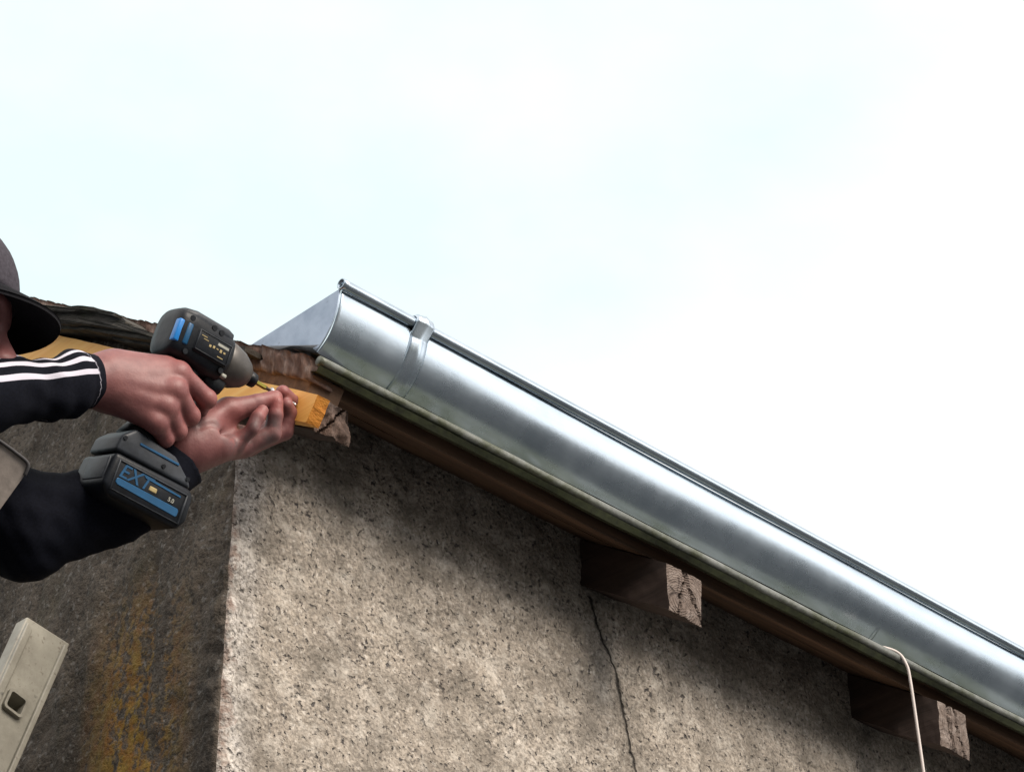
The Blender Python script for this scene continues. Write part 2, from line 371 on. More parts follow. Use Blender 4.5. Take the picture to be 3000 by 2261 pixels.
# mossy drip edge
a = Mat('mossy_sheet', .45, .0, .5); g = a.noise(1, 6, .65, a.coord(scale=(9, 60, 60))); b = a.noise(55, 5, .7); b2 = a.noise(7, 4)
c = a.ramp(g, [(.3, (.065, .070, .058)), (.65, (.17, .178, .168))])
c = a.mixc(a.ramp(a.math('ADD', a.math('MULTIPLY', b, .4), a.math('MULTIPLY', b2, .6)), [(.44, 0.0), (.58, .85)]), c, (.036, .042, .012)); a.color(c); a.bump(b, .002, .8); M['moss_sheet'] = a.m
simple('moss', (.022, .027, .008), .9, 0, .5, 60, .002); simple('tar_sheet', (.022, .022, .026), .55, 0, .4, 30, .002)  # second, darker mossy tone for the drip-edge lip; underside shade put into it
a = Mat('old_slate', .8, 0, .35); g = a.noise(1, 6, .65, a.coord(scale=(60, 7, 70))); b = a.noise(30, 5)
c = a.ramp(g, [(.3, (.018, .015, .012)), (.55, (.05, .043, .035)), (.75, (.11, .10, .08))]); a.color(a.mixc(a.ramp(b, [(.55, 0.0), (.7, .5)]), c, (.075, .08, .035))); a.bump(g, .004, .9); M['slate'] = a.m
simple('yard', (.034, .037, .041), .9, 0, .4, 3, 0); simple('woods', (.020, .026, .014), .9, 0, .5, .3, 0)  # dark green for the unseen, added hill ring
simple('white_cable', (.50, .44, .41), .45, 0, .08, 40, .0002)
a = Mat('ladder_metal', .55, .0, .5); g = a.noise(22, 6, .65); b = a.noise(160, 3, .6); d = a.noise(38, 4, .6, a.coord(loc=(1, 9, 3)))
c = a.ramp(g, [(.3, (.27, .255, .21)), (.7, (.42, .40, .335))]); c = a.mixc(a.ramp(b, [(.28, .7), (.40, 0.0)]), c, (.17, .14, .11)); c = a.mixc(a.ramp(a.noise(9, 6, .75, a.coord(loc=(4, 4, 4))), [(.45, 0.0), (.62, .6)]), c, (.20, .185, .15)); c = a.mixc(a.ramp(d, [(.24, .85), (.32, 0.0)]), c, (.06, .055, .05))
a.color(c); a.bump(g, .002, .4); M['ladder'] = a.m
# skin
a = Mat('skin', .5, 0, .4); at = a.n('ShaderNodeAttribute', attribute_name='flush'); g = a.noise(55, 5, .6); f_ = a.noise(420, 3, .6); d = a.noise(48, 5, .65, a.coord(loc=(2, 2, 5)))
c = a.ramp(g, [(.3, (.155, .056, .056)), (.7, (.225, .092, .086))]); c = a.mixc(a.math('MULTIPLY', at.outputs['Fac'], .75), c, (.25, .055, .048))
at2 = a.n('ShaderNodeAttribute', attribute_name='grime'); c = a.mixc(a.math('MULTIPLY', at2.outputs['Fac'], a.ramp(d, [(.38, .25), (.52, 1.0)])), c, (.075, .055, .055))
wr = a.noise(1, 4, .6, a.coord(scale=(210, 150, 60), rot=(.3, .5, .6))); pr_ = a.voro(330)
a.color(a.mixc(a.ramp(pr_, [(.0, .12), (.3, 0.0)]), c, (.19, .075, .07))); a.bump(a.math('ADD', a.math('ADD', g, a.math('MULTIPLY', f_, .3)), a.math('MULTIPLY', wr, .2)), .0013, .5)
a.b.inputs['Subsurface Weight'].default_value = .06; a.b.inputs['Subsurface Radius'].default_value = (.008, .003, .002); a.b.inputs['Subsurface Scale'].default_value = .6
M['skin'] = a.m
# jacket: near-black navy with three white bands along the sleeve (band coordinate stored on the mesh)
a = Mat('jacket_fabric', .9, 0, .1); at = a.n('ShaderNodeAttribute', attribute_name='band'); w = a.math('ADD', at.outputs['Fac'], a.math('MULTIPLY', a.math('SUBTRACT', a.noise(25, 3), .5), .02))
fr = a.math('FRACT', w); on = a.math('MULTIPLY', a.math('LESS_THAN', fr, .40), a.math('MULTIPLY', a.math('GREATER_THAN', w, 1.0), a.math('LESS_THAN', w, 3.9)))
g = a.noise(300, 3); a.color(a.mixc(on, a.ramp(g, [(.3, (.0025, .003, .006)), (.7, (.005, .006, .011))]), (.50, .48, .55))); a.bump(g, .0006, .5); M['jacket'] = a.m
simple('vest_cloth', (.27, .235, .21), .85, 0, .2, 90, .001)
simple('piping', (.03, .028, .03), .7)
a = simple('cap_cloth', (.050, .046, .056), .95, 0, .25, 250, .0008, .1)
simple('visor_cloth', (.008, .008, .010), .9, 0, .2, 250, .0006, .1)
simple('trouser_cloth', (.03, .032, .04), .85, 0, .3, 80, .001)
simple('boot_leather', (.05, .035, .025), .6, 0, .3, 60, .001)
simple('hair', (.03, .02, .014), .7, 0, .5, 200, .002)
simple('tool_black', (.006, .0075, .0105), .40, 0, .45, 55, .0008, .22)
simple('tool_grey', (.026, .030, .037), .45, 0, .45, 55, .0008, .3)
simple('tool_blue', (.01, .17, .50), .35, 0, .15, 60, .0002)
simple('label_blue', (.0, .060, .150), .4, 0, .15, 60, 0)
simple('tool_nose', (.075, .068, .062), .45, .35, .2, 50, .0008)
simple('tool_red', (.38, .018, .015), .4, 0, .2, 60, 0)
simple('label_white', (.30, .30, .26), .5, 0, .1, 60, 0)
simple('label_gold', (.35, .27, .12), .5, 0, .2, 60, 0)
simple('steel', (.55, .55, .57), .28, 1, .1, 80, .0002)
simple('bit_gold', (.30, .26, .05), .4, .7, .2, 80, 0)
simple('bit_dark', (.09, .07, .06), .4, .8, .2, 80, 0)

# ------------------------------------------------------------------ ground
n = 24; gv, gf = [], []
rs = [0, 2, 4, 8, 16, 32, 64, 128, 256, 512]
for i, r in enumerate(rs):
    for j in range(n):
        t = 2*math.pi*j/n; gv.append((r*math.cos(t), r*math.sin(t), GROUND + .05*fbm((r*math.cos(t), r*math.sin(t), 0), .2) - .05))
for i in range(len(rs)-1):
    for j in range(n): gf.append((i*n+j, i*n+(j+1) % n, (i+1)*n+(j+1) % n, (i+1)*n+j))
o = pyob('ground', gv, gf, M['yard']); o['kind'] = 'structure'
hv, hf_ = [], []  # unseen hill ring, added to darken reflections and cut off the low sky
for j in range(96):
    t = 2*math.pi*j/96; c_, s_ = math.cos(t), math.sin(t); h_ = (20+7*fbm((c_*3, s_*3, 1), 1, 4))*(1 - .85*math.exp(-((t-rad(310))/.5)**2))  # dips on one side so the gutter still reflects bright sky
    for rr_, zz in ((80, -.3), (95, h_*.7), (120, h_), (160, h_*1.1), (220, -.3)): hv.append((rr_*c_, rr_*s_, GROUND+zz))
for j in range(96):
    for i in range(4): q = (j+1) % 96; hf_.append((j*5+i, q*5+i, q*5+i+1, j*5+i+1))
o = pyob('hills', hv, hf_, M['woods'], None, True); o['kind'] = 'structure'

# ------------------------------------------------------------------ old house
LX, LY = 4.2, 3.0
house = empty('old_house', (0, 0, GROUND), 'old roughcast house corner with dark timber eaves and a grey stained gable', 'house')
# walls: one skin running round the house, bumpy where the render is seen
def arc(cx, cy, r, a0, a1, k): return [(cx+r*math.cos(a0+(a1-a0)*i/k), cy+r*math.sin(a0+(a1-a0)*i/k)) for i in range(k+1)]
st = .0065
path = [(0., LY), (0., 2.2), (0., 1.5), (0., 1.1), (0., .85)] + [(0., q) for q in np.arange(.75, .014, -st)] + arc(.012, .012, .012, math.pi, 1.5*math.pi, 4) + [(q, 0.) for q in np.arange(.019, 1.85, st)] + [(2.1, 0.), (2.8, 0.), (LX, 0.), (LX, LY/2), (LX, LY)]
path = [np.array(p) for p in path]; k = len(path)
nr = []
for i, p in enumerate(path):
    A = path[(i-1) % k]; B = path[(i+1) % k]; t = (B-A)/np.linalg.norm(B-A); nr.append(np.array([t[1], -t[0]]))
nr[0] = np.array([-.7, .7]); nr[-1] = np.array([.7, .7])
def ztop(p):
    Y = p[1] if p[1] <= LY/2 else LY-p[1]
    return deck(max(Y, 0)) - .004 if (p[0] < .006 or p[0] > LX-.01) else DECK0 - .004
rows = [0, .3, .6, .8, .9] + [1+i for i in range(0, 136)]
wv = []
for fr_ in rows:
    for i, p in enumerate(path):
        zt = ztop(p); zb = -.72
        zz = GROUND-.1 + (zb-GROUND+.1)*fr_ if fr_ < 1 else zb + (zt-zb)*(fr_-1)/135
        q = Vector((p[0], p[1], zz)); d = 0
        if fr_ >= 1 and (p[1] < .8 and p[0] < 1.9):
            d = .0024*fbm(q, 85, 3) + .0035*fbm(q, 22, 3) + .004*fbm(q, 5, 2)
            c_ = math.exp(-((p[0]+p[1])/.03)**2); d += c_*(.009*fbm(q, 24, 5) - .001)
            if p[0] < .006: d += .004*fbm((q.x*3, q.y*30, q.z*4), 1.0, 4)
        wv.append((p[0]+nr[i][0]*d, p[1]+nr[i][1]*d, zz))
wf = []
for r in range(len(rows)-1):
    for i in range(k): wf.append((r*k+i, r*k+(i+1) % k, (r+1)*k+(i+1) % k, (r+1)*k+i))
o = pyob('wall', wv, wf, [M['front'], M['gable']], house, True)
ng = sum(1 for p in path if p[0] == 0.) + 1
mi = [1 if (f % k) < ng else 0 for f in range(len(wf))]
o.data.polygons.foreach_set('material_index', mi)

q1 = onX(1043, 1211, .056); q2 = onX(1005, 1318, .056); R1Y = float(q2[1]+q1[1])/2; R1H = float(deck(R1Y) - q2[2]); R1G = max(0.0, float(deck(q1[1]) - q1[2])); print('R1', R1Y, R1H, R1G)
# rafters: sawn beams with weathered, split ends
def rafter(x0, x1, yend, hgt, seed, cracks, gap=.0205, endm='end_grain'):
    """box along the slope, top on the boards' underside"""
    nx, nh, nl = 20, 26, 24; L1 = 1.6
    ys = [yend + (LY/2-.02-yend)*((i/nl)**2) for i in range(nl+1)]
    v, f, ix, mats = [], [], {}, []
    def vid(i, j, kx):
        key = (i, j, kx)
        if key not in ix:
            Y = ys[i]; z = deck(Y) - .001 - hgt + (hgt-gap)*j/nh; X = x0+(x1-x0)*kx/nx
            q = Vector((X, Y, z)); e = .003*fbm(q+Vector((seed, 0, 0)), 14, 3)
            cx_ = (kx/nx-.5)*2; cz_ = (j/nh-.5)*2
            X += e*(abs(cx_) > .9)*cx_*1.2; zz = z + (e*cz_ if j == 0 else 0)
            if i == 0:
                off = (.0022 if endm == 'end_grain' else .008)*fbm((X*(110 if endm == 'end_grain' else 60)+seed, z*30, 0), 1, 4); off += .004*max(0, abs(cx_)-.7) + .006*max(0, -cz_-.7)
                for (ca, cb, cw) in cracks:      # cracks: line through the end face
                    dd = abs(cx_ - (ca + cb*cz_ + .05*math.sin(3*cz_+seed)+.03*math.sin(11*cz_)))
                    if dd < cw*.5: off += .009*(1-dd/cw/.5)
                Y += off; zz += off*.2
            ix[key] = len(v); v.append((X, Y, zz))
        return ix[key]
    def quad(a_, b_, c_, d_, m): f.append((a_, b_, c_, d_)); mats.append(m)
    for j in range(nh):
        for q in range(nx): quad(vid(0, j, q), vid(0, j, q+1), vid(0, j+1, q+1), vid(0, j+1, q), 1)
    for i in range(nl):
        for j in range(nh): quad(vid(i, j, 0), vid(i, j+1, 0), vid(i+1, j+1, 0), vid(i+1, j, 0), 0); quad(vid(i, j, nx), vid(i+1, j, nx), vid(i+1, j+1, nx), vid(i, j+1, nx), 0)
        for q in range(nx): quad(vid(i, 0, q), vid(i+1, 0, q), vid(i+1, 0, q+1), vid(i, 0, q+1), 0); quad(vid(i, nh, q), vid(i, nh, q+1), vid(i+1, nh, q+1), vid(i+1, nh, q), 0)
    o = pyob('rafter', v, f, [M['rafter_wood'], M[endm]], house)
    o.data.polygons.foreach_set('material_index', mats)
    return o
rafter(.002, .056, R1Y, R1H, 3, [(.0, .75, .16)], max(R1G, .0205), 'end_brown')
rafter(.608, .674, -.158, .091, 11, [(-.15, .35, .18), (.5, -.6, .16)])
rafter(1.184, 1.252, -.158, .093, 23, [(-.2, -.1, .2), (.35, -.25, .16)])
rafter(1.76, 1.82, -.158, .092, 31, [(.1, .2, .2)])

# roof boards (their undersides are the soffit)
def deck_board(y0, y1, x0, x1, seed):
    nx, nw = 90, 4; v, f = [], []
    xs = np.linspace(x0, x1, nx+1)
    for t in (0, 1):
        for i in range(nx+1):
            for j in range(nw+1):
                Y = y0+(y1-y0)*j/nw; q = Vector((xs[i]*1.5, Y*10, seed)); ww = .0015*fbm(q, 3, 3)
                e = .004*fbm((xs[i]*6, seed+9, j//nw), 1, 3) if j in (0, nw) else 0
                xe = (.012*fbm((seed, Y*60, t), 1, 3) if i == 0 else 0)
                v.append((xs[i]+xe, Y+e*.6, deck(Y+e*.6)+ww+.022*t*(1 if i else .9)))
    m = (nx+1)*(nw+1)
    for i in range(nx):
        for j in range(nw):
            q = i*(nw+1)+j; f.append((q, q+nw+1, q+nw+2, q+1)); f.append((m+q, m+q+1, m+q+nw+2, m+q+nw+1))
    for i in range(nx):
        for j in (0, nw):
            q = i*(nw+1)+j; f.append((q, q+nw+1, q+nw+1+m, q+m) if j else (q, q+m, q+nw+1+m, q+nw+1))
    for i in (0, nx):
        for j in range(nw): q = i*(nw+1)+j; f.append((q, q+1, q+1+m, q+m))
    pyob('roof_board', v, f, M['soffit_wood'], house)
yy = -.139
for i, wd in enumerate((.087, .12, .15, .16, .16, .17, .17, .17, .17, .17)):
    deck_board(yy, yy+wd-.003, .034 + .006*random.random(), LX+.12, 3.7*i+1); yy += wd

# soffit lining under the boards
yy = -.124
for i, wd in enumerate((.062, .068, .10, .12)):
    DECK0 -= .0195; deck_board(yy, yy+wd-.002, .040 + .006*random.random(), LX+.1, 5.1*i+2); DECK0 += .0195; yy += wd
# old weathered verge: splintered board ends under the boards, seen between the batten and the cap
def verge_board():
    nl, nh = 400, 6; v, f = [], []
    ys = np.linspace(-.135, 1.35, nl+1)
    for t in (0, 1):
        for i in range(nl+1):
            for j in range(nh+1):
                Y = ys[i]; zz = deck(Y) - .016 + .036*j/nh
                q = (Y*75, j*.35, 2.2)
                X = (-.002 + .006*fbm(q, 1, 3)) if t == 0 else .036
                zz += (.004*fbm((Y*30, j, 7), 1, 3))
                v.append((X, Y, zz))
    m = (nl+1)*(nh+1)
    for i in range(nl):
        for j in range(nh): q = i*(nh+1)+j; f.append((q, q+1, q+nh+2, q+nh+1)); f.append((m+q, m+q+nh+1, m+q+nh+2, m+q+1))
        for j in (0, nh): q = i*(nh+1)+j; f.append((q, q+nh+1, q+nh+1+m, q+m))
    for i in (0, nl):
        for j in range(nh): q = i*(nh+1)+j; f.append((q, q+m, q+1+m, q+1))
    pyob('verge_board', v, f, M['verge_frag'], house, True)
verge_board()
# packing piece between the verge rafter and the boards
bm = bmesh.new(); Mp = frame((0, 0, DECK0), (1, 0, 0), -RDIR, NRM)
bbox(bm, (.004, -.165, -R1G*math.cos(PITCH)-.0005), (.054, 1.2, -.003), Mp, .002)
bmob('packing_board', bm, M['soffit_wood'], house)

# rolled, mossy drip edge along the boards
tv = []
TY = -.150
xs = np.concatenate([np.linspace(.0, .06, 8), np.linspace(.09, 2.3, 120), [3.0, LX+.1]])
pts = [(q, TY + .0015*fbm((q*4, 1, 0), 1, 2), deck(TY) + .016 + .0025*fbm((q*3, 5, 0), 1, 3)) for q in xs]
v, f = tube(pts, .0064, 14)
# the flat back of the sheet lies on the boards; its lower lip folds under
def strip(y0, z0, y1, z1):
    b = len(v)
    for q in xs: v.append((q, y0, z0 + .001*fbm((q*9, 2, 0), 1, 2))); v.append((q, y1, z1 + .002*fbm((q*7, 8, 0), 1, 2)))
    for i in range(len(xs)-1): f.append((b+2*i, b+2*i+1, b+2*i+3, b+2*i+2))
strip(TY, deck(TY)+.0255, TY+.05, deck(TY+.05)+.0255)
nlip = len(f)
strip(TY-.002, deck(TY)+.0085, TY+.004, deck(TY)+.0025); strip(TY+.004, deck(TY)+.0025, TY+.016, deck(TY+.016)-.0015)
de = pyob('drip_edge', v, f, [M['moss_sheet'], M['moss']], house, True)
de.data.polygons.foreach_set('material_index', [1 if i >= nlip else 0 for i in range(len(f))])
# dark roofing felt hanging out in a wavy lip below the gutter's end
fv, ff = [], []; k_ = 40
A = onX(712, 1034, .022); B = onX(935, 1030, .022)
for i in range(k_+1):
    t = i/k_; q = A+(B-A)*t; wv_ = .004*math.sin(t*9+.6) + .003*fbm((t*5, 0, 0), 1, 2)
    fv.append(q + np.array([.0, 0, .010])); fv.append(q + np.array([-.012, -.002, -.001+wv_*.7])); fv.append(q + np.array([.010, 0, -.006+wv_]))
    fv.append(q+np.array([.25, .06, .03]))
for i in range(k_):
    for j in range(3): ff.append((4*i+j, 4*i+j+1, 4*i+j+5, 4*i+j+4))
pyob('roofing_felt', fv, ff, M['tar_sheet'], house, True)
# roof covering: ragged slabs stacked along the verge, then a plain slated slope
def slab(pxs, X0, X1, seed):
    """outline of the verge edge traced on the plane X0, run back over the roof"""
    base_ = [onX(*q, X0) for q in pxs]; out = []
    for i in range(len(base_)):
        A_, B_ = base_[i], base_[(i+1) % len(base_)]; n_ = max(1, int(np.linalg.norm(B_-A_)/.012))
        for j in range(n_):
            q = A_+(B_-A_)*j/n_; e = .0014*fbm((q[1]*50, q[2]*50, seed), 1, 4); out.append(q+np.array([0, e, e]))
    m = len(out); v = []
    ks = [0, .25, .6, 1]
    for t in ks:
        for q in out: v.append((X0+(X1-X0)*t + (.0045*fbm((q[1]*22, seed*3, seed+3), 1, 4) if t < 1 else 0), q[1], q[2]))
    f = []
    for t in range(len(ks)-1):
        for i in range(m): f.append((t*m+i, t*m+(i+1) % m, (t+1)*m+(i+1) % m, (t+1)*m+i))
    f.append(tuple(range(m))[::-1]); f.append(tuple(range((len(ks)-1)*m, len(ks)*m)))
    pyob('roof_slab', v, f, M['slate'], house)
slab([(-60, 878), (180, 896), (272, 898), (340, 917), (336, 926), (270, 912), (180, 912), (-60, 898)], -.050, .5, 1)
slab([(-60, 897), (60, 906), (200, 913), (352, 924), (368, 940), (366, 948), (200, 932), (60, 922), (-60, 914)], -.042, .5, 2)
slab([(-60, 914), (90, 926), (240, 934), (380, 950), (470, 984), (466, 992), (380, 968), (240, 951), (90, 944), (-60, 930)], -.046, .5, 3)
slab([(-60, 930), (120, 946), (260, 952), (330, 962), (325, 974), (250, 968), (120, 962), (-60, 944)], -.036, .5, 4)
slab([(225, 962), (330, 962), (445, 984), (560, 1003), (640, 1010), (640, 1018), (560, 1014), (440, 998), (330, 980)], -.040, .5, 5)
slab([(330, 980), (445, 998), (560, 1013), (720, 1014), (715, 1028), (560, 1030), (440, 1014), (335, 996)], -.028, .4, 6)
v = []
RT = .006
for (Y, zz) in ((.03, deck(.03)+.018), (.03, deck(.03)+.018+RT), (LY/2, deck(LY/2)+.018+RT), (LY+.2, deck(-.2)+.024+RT), (LY+.2, deck(-.2)+.024), (LY/2, deck(LY/2)+.018)):
    v += [(.10, Y, zz), (LX+.15, Y, zz)]
pyob('roof_covering', v, [(2*i, 2*i+1, (2*i+3) % 12, (2*i+2) % 12) for i in range(6)] + [(0, 2, 4, 10), (10, 4, 6, 8), (1, 11, 5, 3), (11, 9, 7, 5)], M['slate'], house)

# ------------------------------------------------------------------ new batten on the old verge rafter
b1 = onX(931, 1156, -.021); b2 = onX(897, 1237, -.021)
def batten():
    nl, nw = 60, 6; v, f, mats = [], [], []
    tdir = (b2-b1); wid = np.linalg.norm(tdir); tdir = tdir/wid
    for i in range(nl+1):
        for (sx, j) in [(0, q) for q in range(nw+1)] + [(1, q) for q in range(nw, -1, -1)]:
            s_ = 1.15*i/nl; p = b1 - RDIR*s_ + tdir*wid*j/nw*(1+.45*min(1, s_/.4)); p = np.array([-.021 + .0195*sx, p[1], p[2]])
            if i == 0: p = p + RDIR*(.002*fbm((j*.8, sx*3, 1), 1, 3))
            if j == 0: p[2] += .0022*fbm((s_*14, 3, 0), 1, 3)
            v.append(p)
    m = 2*(nw+1)
    for i in range(nl):
        for j in range(m): f.append((i*m+j, (i+1)*m+j, (i+1)*m+(j+1) % m, i*m+(j+1) % m)); mats.append(0)
    for i in (0, nl):
        for j in range(nw): q = i*m; f.append((q+j, q+j+1, q+m-2-j, q+m-1-j)); mats.append(1)
    o = pyob('timber_batten', v, f, [M['new_timber'], M['new_end']])
    o.data.polygons.foreach_set('material_index', mats)
    o['label'] = 'fresh yellow timber batten being screwed along the old gable verge'; o['category'] = 'batten'
    bm = bmesh.new(); bm.from_mesh(o.data); bmesh.ops.recalc_face_normals(bm, faces=bm.faces); bm.to_mesh(o.data); bm.free()
batten()

# ------------------------------------------------------------------ galvanised gutter
XC = .030
gt = empty('gutter', (XC, -.1, .12), 'new shiny galvanised half-round gutter with end cap along the eave', 'gutter')
tip = onX(1000, 852, XC)[1:]; back = onX(722, 1024, XC)[1:]
ctr = np.array([tip[0]+.083, tip[1]])
prof = [ctr + .083*np.array([math.cos(t), math.sin(t)]) for t in np.linspace(math.pi, math.pi*1.40, 22)]
# the curve eases into the flat base
e0 = prof[-1]; tg = np.array([-math.sin(math.pi*1.40), math.cos(math.pi*1.40)]); tg = tg*(1 if tg[0] > 0 else -1)
bq = np.array([e0[0]+.030, 0]); bq[1] = max(back[1] + (bq[0]-back[0])*.46, deck(bq[0])+.027)
for t in np.linspace(.12, 1, 9): prof.append((1-t)**2*e0 + 2*t*(1-t)*(e0+tg*.016) + t*t*bq)
for t in np.linspace(.2, 1, 6): prof.append(bq + (back-bq)*t)
GX = [XC, XC+.004] + list(np.linspace(XC+.02, 2.3, 90)) + [3.2, LX+.05]
def sheet(prof, xs_, off, wob_=0.0):
    """folded sheet with thickness, along X"""
    n_ = len(prof); v, f = [], []
    pr = [np.array(p) for p in prof]; nn = []
    for i in range(n_):
        t = pr[min(i+1, n_-1)]-pr[max(i-1, 0)]; t = t/np.linalg.norm(t); nn.append(np.array([t[1], -t[0]]))
    for layer in (off, off-.0012):
        for X in xs_:
            for i in range(n_):
                q = pr[i]-nn[i]*layer*-1 if False else pr[i]+nn[i]*layer
                w_ = wob_*mn.noise(Vector((X*2.2, i*.12, 0))) if wob_ else 0
                v.append((X, q[0]+w_*nn[i][0], q[1]+w_*nn[i][1]))
    m = len(xs_)*n_
    for a_ in range(len(xs_)-1):
        for i in range(n_-1):
            q = a_*n_+i; f.append((q, q+1, q+n_+1, q+n_)); f.append((m+q, m+q+n_, m+q+n_+1, m+q+1))
        for i in (0, n_-1): q = a_*n_+i; f.append((q, q+n_, q+n_+m, q+m))
    for a_ in (0, len(xs_)-1):
        for i in range(n_-1): q = a_*n_+i; f.append((q, q+m, q+1+m, q+1))
    bm = bmesh.new(); vs = [bm.verts.new(q) for q in v]
    for q in f: bm.faces.new([vs[i] for i in q])
    return bm
# outward is away from the centre
sg = 1 if (lambda t: np.array([t[1], -t[0]])@(prof[5]-ctr))(prof[6]-prof[4]) > 0 else -1
o = bmob('trough', sheet(prof, GX, .0006*sg, .0022), M['zinc'], gt, True)
# rolled bead along the front lip
BR = .0072
bc = tip + np.array([-.0045, .0065])
bx = [XC-.005] + GX[1:]
v, f = tube([(q, bc[0], bc[1]) for q in bx], BR, 20, False)
v2, f2 = tube([(q, bc[0], bc[1]) for q in bx], BR-.0016, 20, False)
nb = len(v); f = f + [tuple(i+nb for i in q)[::-1] for q in f2]; f += [(j, nb+j, nb+(j+1) % 20, (j+1) % 20) for j in range(20)]
pyob('front_bead', list(v)+list(v2), f, M['zinc'], gt, True)
# end cap: a flat plate cut to the profile
bm = bmesh.new()
cp = [(p[0]-.0006, p[1]) for p in prof] + [(tip[0]+.002, tip[1]+.001)]
e = np.array([[prof[0][0]-.001, prof[0][1]+.001]] + [[p[0], p[1]-.001] for p in prof])
t = bmesh.new(); rows_ = []
npt = len(e)-1
f0 = t.faces.new([t.verts.new((XC-.0035, q[0], q[1])) for q in e]); r = bmesh.ops.extrude_face_region(t, geom=[f0])
for q in r['geom']:
    if isinstance(q, bmesh.types.BMVert): q.co.x = XC-.0012
merge(bm, t); bmob('end_cap', bm, M['plate'], gt)
# strap bracket round the trough, lapped over the bead
def bracket(x0, x1, thick):
    pr = [bc + (BR+.0022)*np.array([math.cos(t), math.sin(t)]) for t in np.linspace(rad(20), rad(200), 12)]
    pr += [p + (np.array(p)-ctr)/np.linalg.norm(np.array(p)-ctr)*.0016 for p in prof[2:31]]
    xs_ = np.linspace(x0, x1, 9); n_ = len(pr); v, f = [], []
    for layer in (0, 1):
        for a_, X in enumerate(xs_):
            rib = thick*(1 if 0 < a_ < 8 else 0) + .0022*math.exp(-((a_-4)/1.3)**2)      # a pressed rib down the middle
            for i in range(n_):
                tt = pr[min(i+1, n_-1)]-pr[max(i-1, 0)]; tt = tt/np.linalg.norm(tt); nn = np.array([tt[1], -tt[0]])*sg
                if i < 12: nn = (pr[i]-bc)/np.linalg.norm(pr[i]-bc)
                q = pr[i]+nn*(rib if layer else -.0012); v.append((X, q[0], q[1]))
    m = 9*n_
    for a_ in range(8):
        for i in range(n_-1): q = a_*n_+i; f.append((m+q, m+q+n_, m+q+n_+1, m+q+1)); f.append((q, q+1, q+n_+1, q+n_))
        for i in (0, n_-1): q = a_*n_+i; f.append((q, q+n_, q+n_+m, q+m))
    for a_ in (0, 8):
        for i in range(n_-1): q = a_*n_+i; f.append((q, q+m, q+1+m, q+1))
    bm = bmesh.new(); vs = [bm.verts.new(q) for q in v]
    for q in f: bm.faces.new([vs[i] for i in q])
    return bmob('bracket', bm, M['zinc'], gt, True)
def prof_x(px_, py_):                        # X where the pixel's ray meets the trough
    best = None
    for X in np.linspace(0, 1.6, 1601):
        q = onX(px_, py_, X)[1:]; d_ = min(np.linalg.norm(q-p) for p in prof[:28])
        if best is None or d_ < best[0]: best = (d_, X, q)
    return best
bx0 = prof_x(1205, 1000)[1]
bxt = prof_x(1215, 930)[1]
br = bracket(bx0-.004, bx0+.026, .0028)
q = prof_x(1193, 1108)
bm = bmesh.new(); t_ = bmesh.new(); bmesh.ops.create_uvsphere(t_, u_segments=12, v_segments=8, radius=.0042)
nn = (q[2]-ctr)/np.linalg.norm(q[2]-ctr)
merge(bm, t_, Matrix.Translation((q[1], q[2][0]+nn[0]*.001, q[2][1]+nn[1]*.001))); bmob('rivet', bm, M['dark_metal'], br, True)
br.children[0].location = (0, 0, 0)
# soldered lap joint further along
jx = prof_x(2570, 1835)[1]
jp = [p + (np.array(p)-ctr)/np.linalg.norm(np.array(p)-ctr)*(.0008*min(1, i_/6)-.0007) for i_, p in enumerate(prof[11:31])]
o = bmob('lap_joint', sheet(jp, list(np.linspace(jx, jx+.007, 3)), .0003*sg), M['zinc'], gt, True)

# ------------------------------------------------------------------ white cable over the drip edge
cb = onX(2640, 1932, 1.0)
def on_eave(px_, py_, Y): return onY(px_, py_, Y)
c0 = on_eave(2560, 1882, TY+.006); c1 = on_eave(2625, 1908, TY-.003); c2 = on_eave(2655, 1945, TY-.012); c3 = on_eave(2668, 2000, TY-.0135); c4 = on_eave(2690, 2150, TY-.0135); c5 = on_eave(2706, 2261, TY-.0135)
dn = (c5-c4)/np.linalg.norm(c5-c4)
pts = spline([c0+np.array([-.10, .05, .025]), c0+np.array([-.04, .022, .004]), c0+np.array([0, .006, .0]), c1, c2, c3, c4, c5, c5+dn*.5, np.array([c5[0]+.05, c5[1], -2.0]), np.array([c5[0]+.03, c5[1]-.01, GROUND+.02])], 10)
v, f = tube(pts, .0023, 10)
o = pyob('cable', v, f, M['white_cable'], None, True); o['label'] = 'thin white cable looped over the mossy drip edge and hanging down'; o['category'] = 'cable'

# ------------------------------------------------------------------ aluminium ladder against the gable
YL = .285
la = empty('ladder', (-1.0, YL, GROUND), 'pale dusty metal ladder leaning against the stained gable', 'ladder')
B = onY(205, 1885, YL); A = onY(80, 1805, YL); Q = onY(40, 2261, YL)
ld = (Q-B)/np.linalg.norm(Q-B); lw = np.cross(np.array([0, 1., 0]), ld); lw = lw*(1 if lw[0] > 0 else -1)   # across the rail, towards the wall
wid = abs((A-B)@lw); Ltot = (GROUND-B[2])/ld[2]
top_cut = (A-B)@ld
def rail(y0, y1, holes, ghost=False):
    Mf = frame(B, lw, ld, np.cross(lw, ld))       # local: x across, y down the rail, z sideways
    s = 1 if Mf.col[2].y > 0 else -1
    bm = bmesh.new()
    prism(bm, [(-wid, top_cut), (0, 0), (0, Ltot), (-wid, Ltot)], s*(y0-YL), s*(y1-YL), Mf, .002, 2)
    return bm, Mf, s
def hole_at(px_, py_): q = onY(px_, py_, YL); return ((q-B)@lw, (q-B)@ld)
hx, hy = hole_at(40, 2062)
rungs = [hy + .27*i for i in range(-0, 11) if hy + .27*i < Ltot-.1]
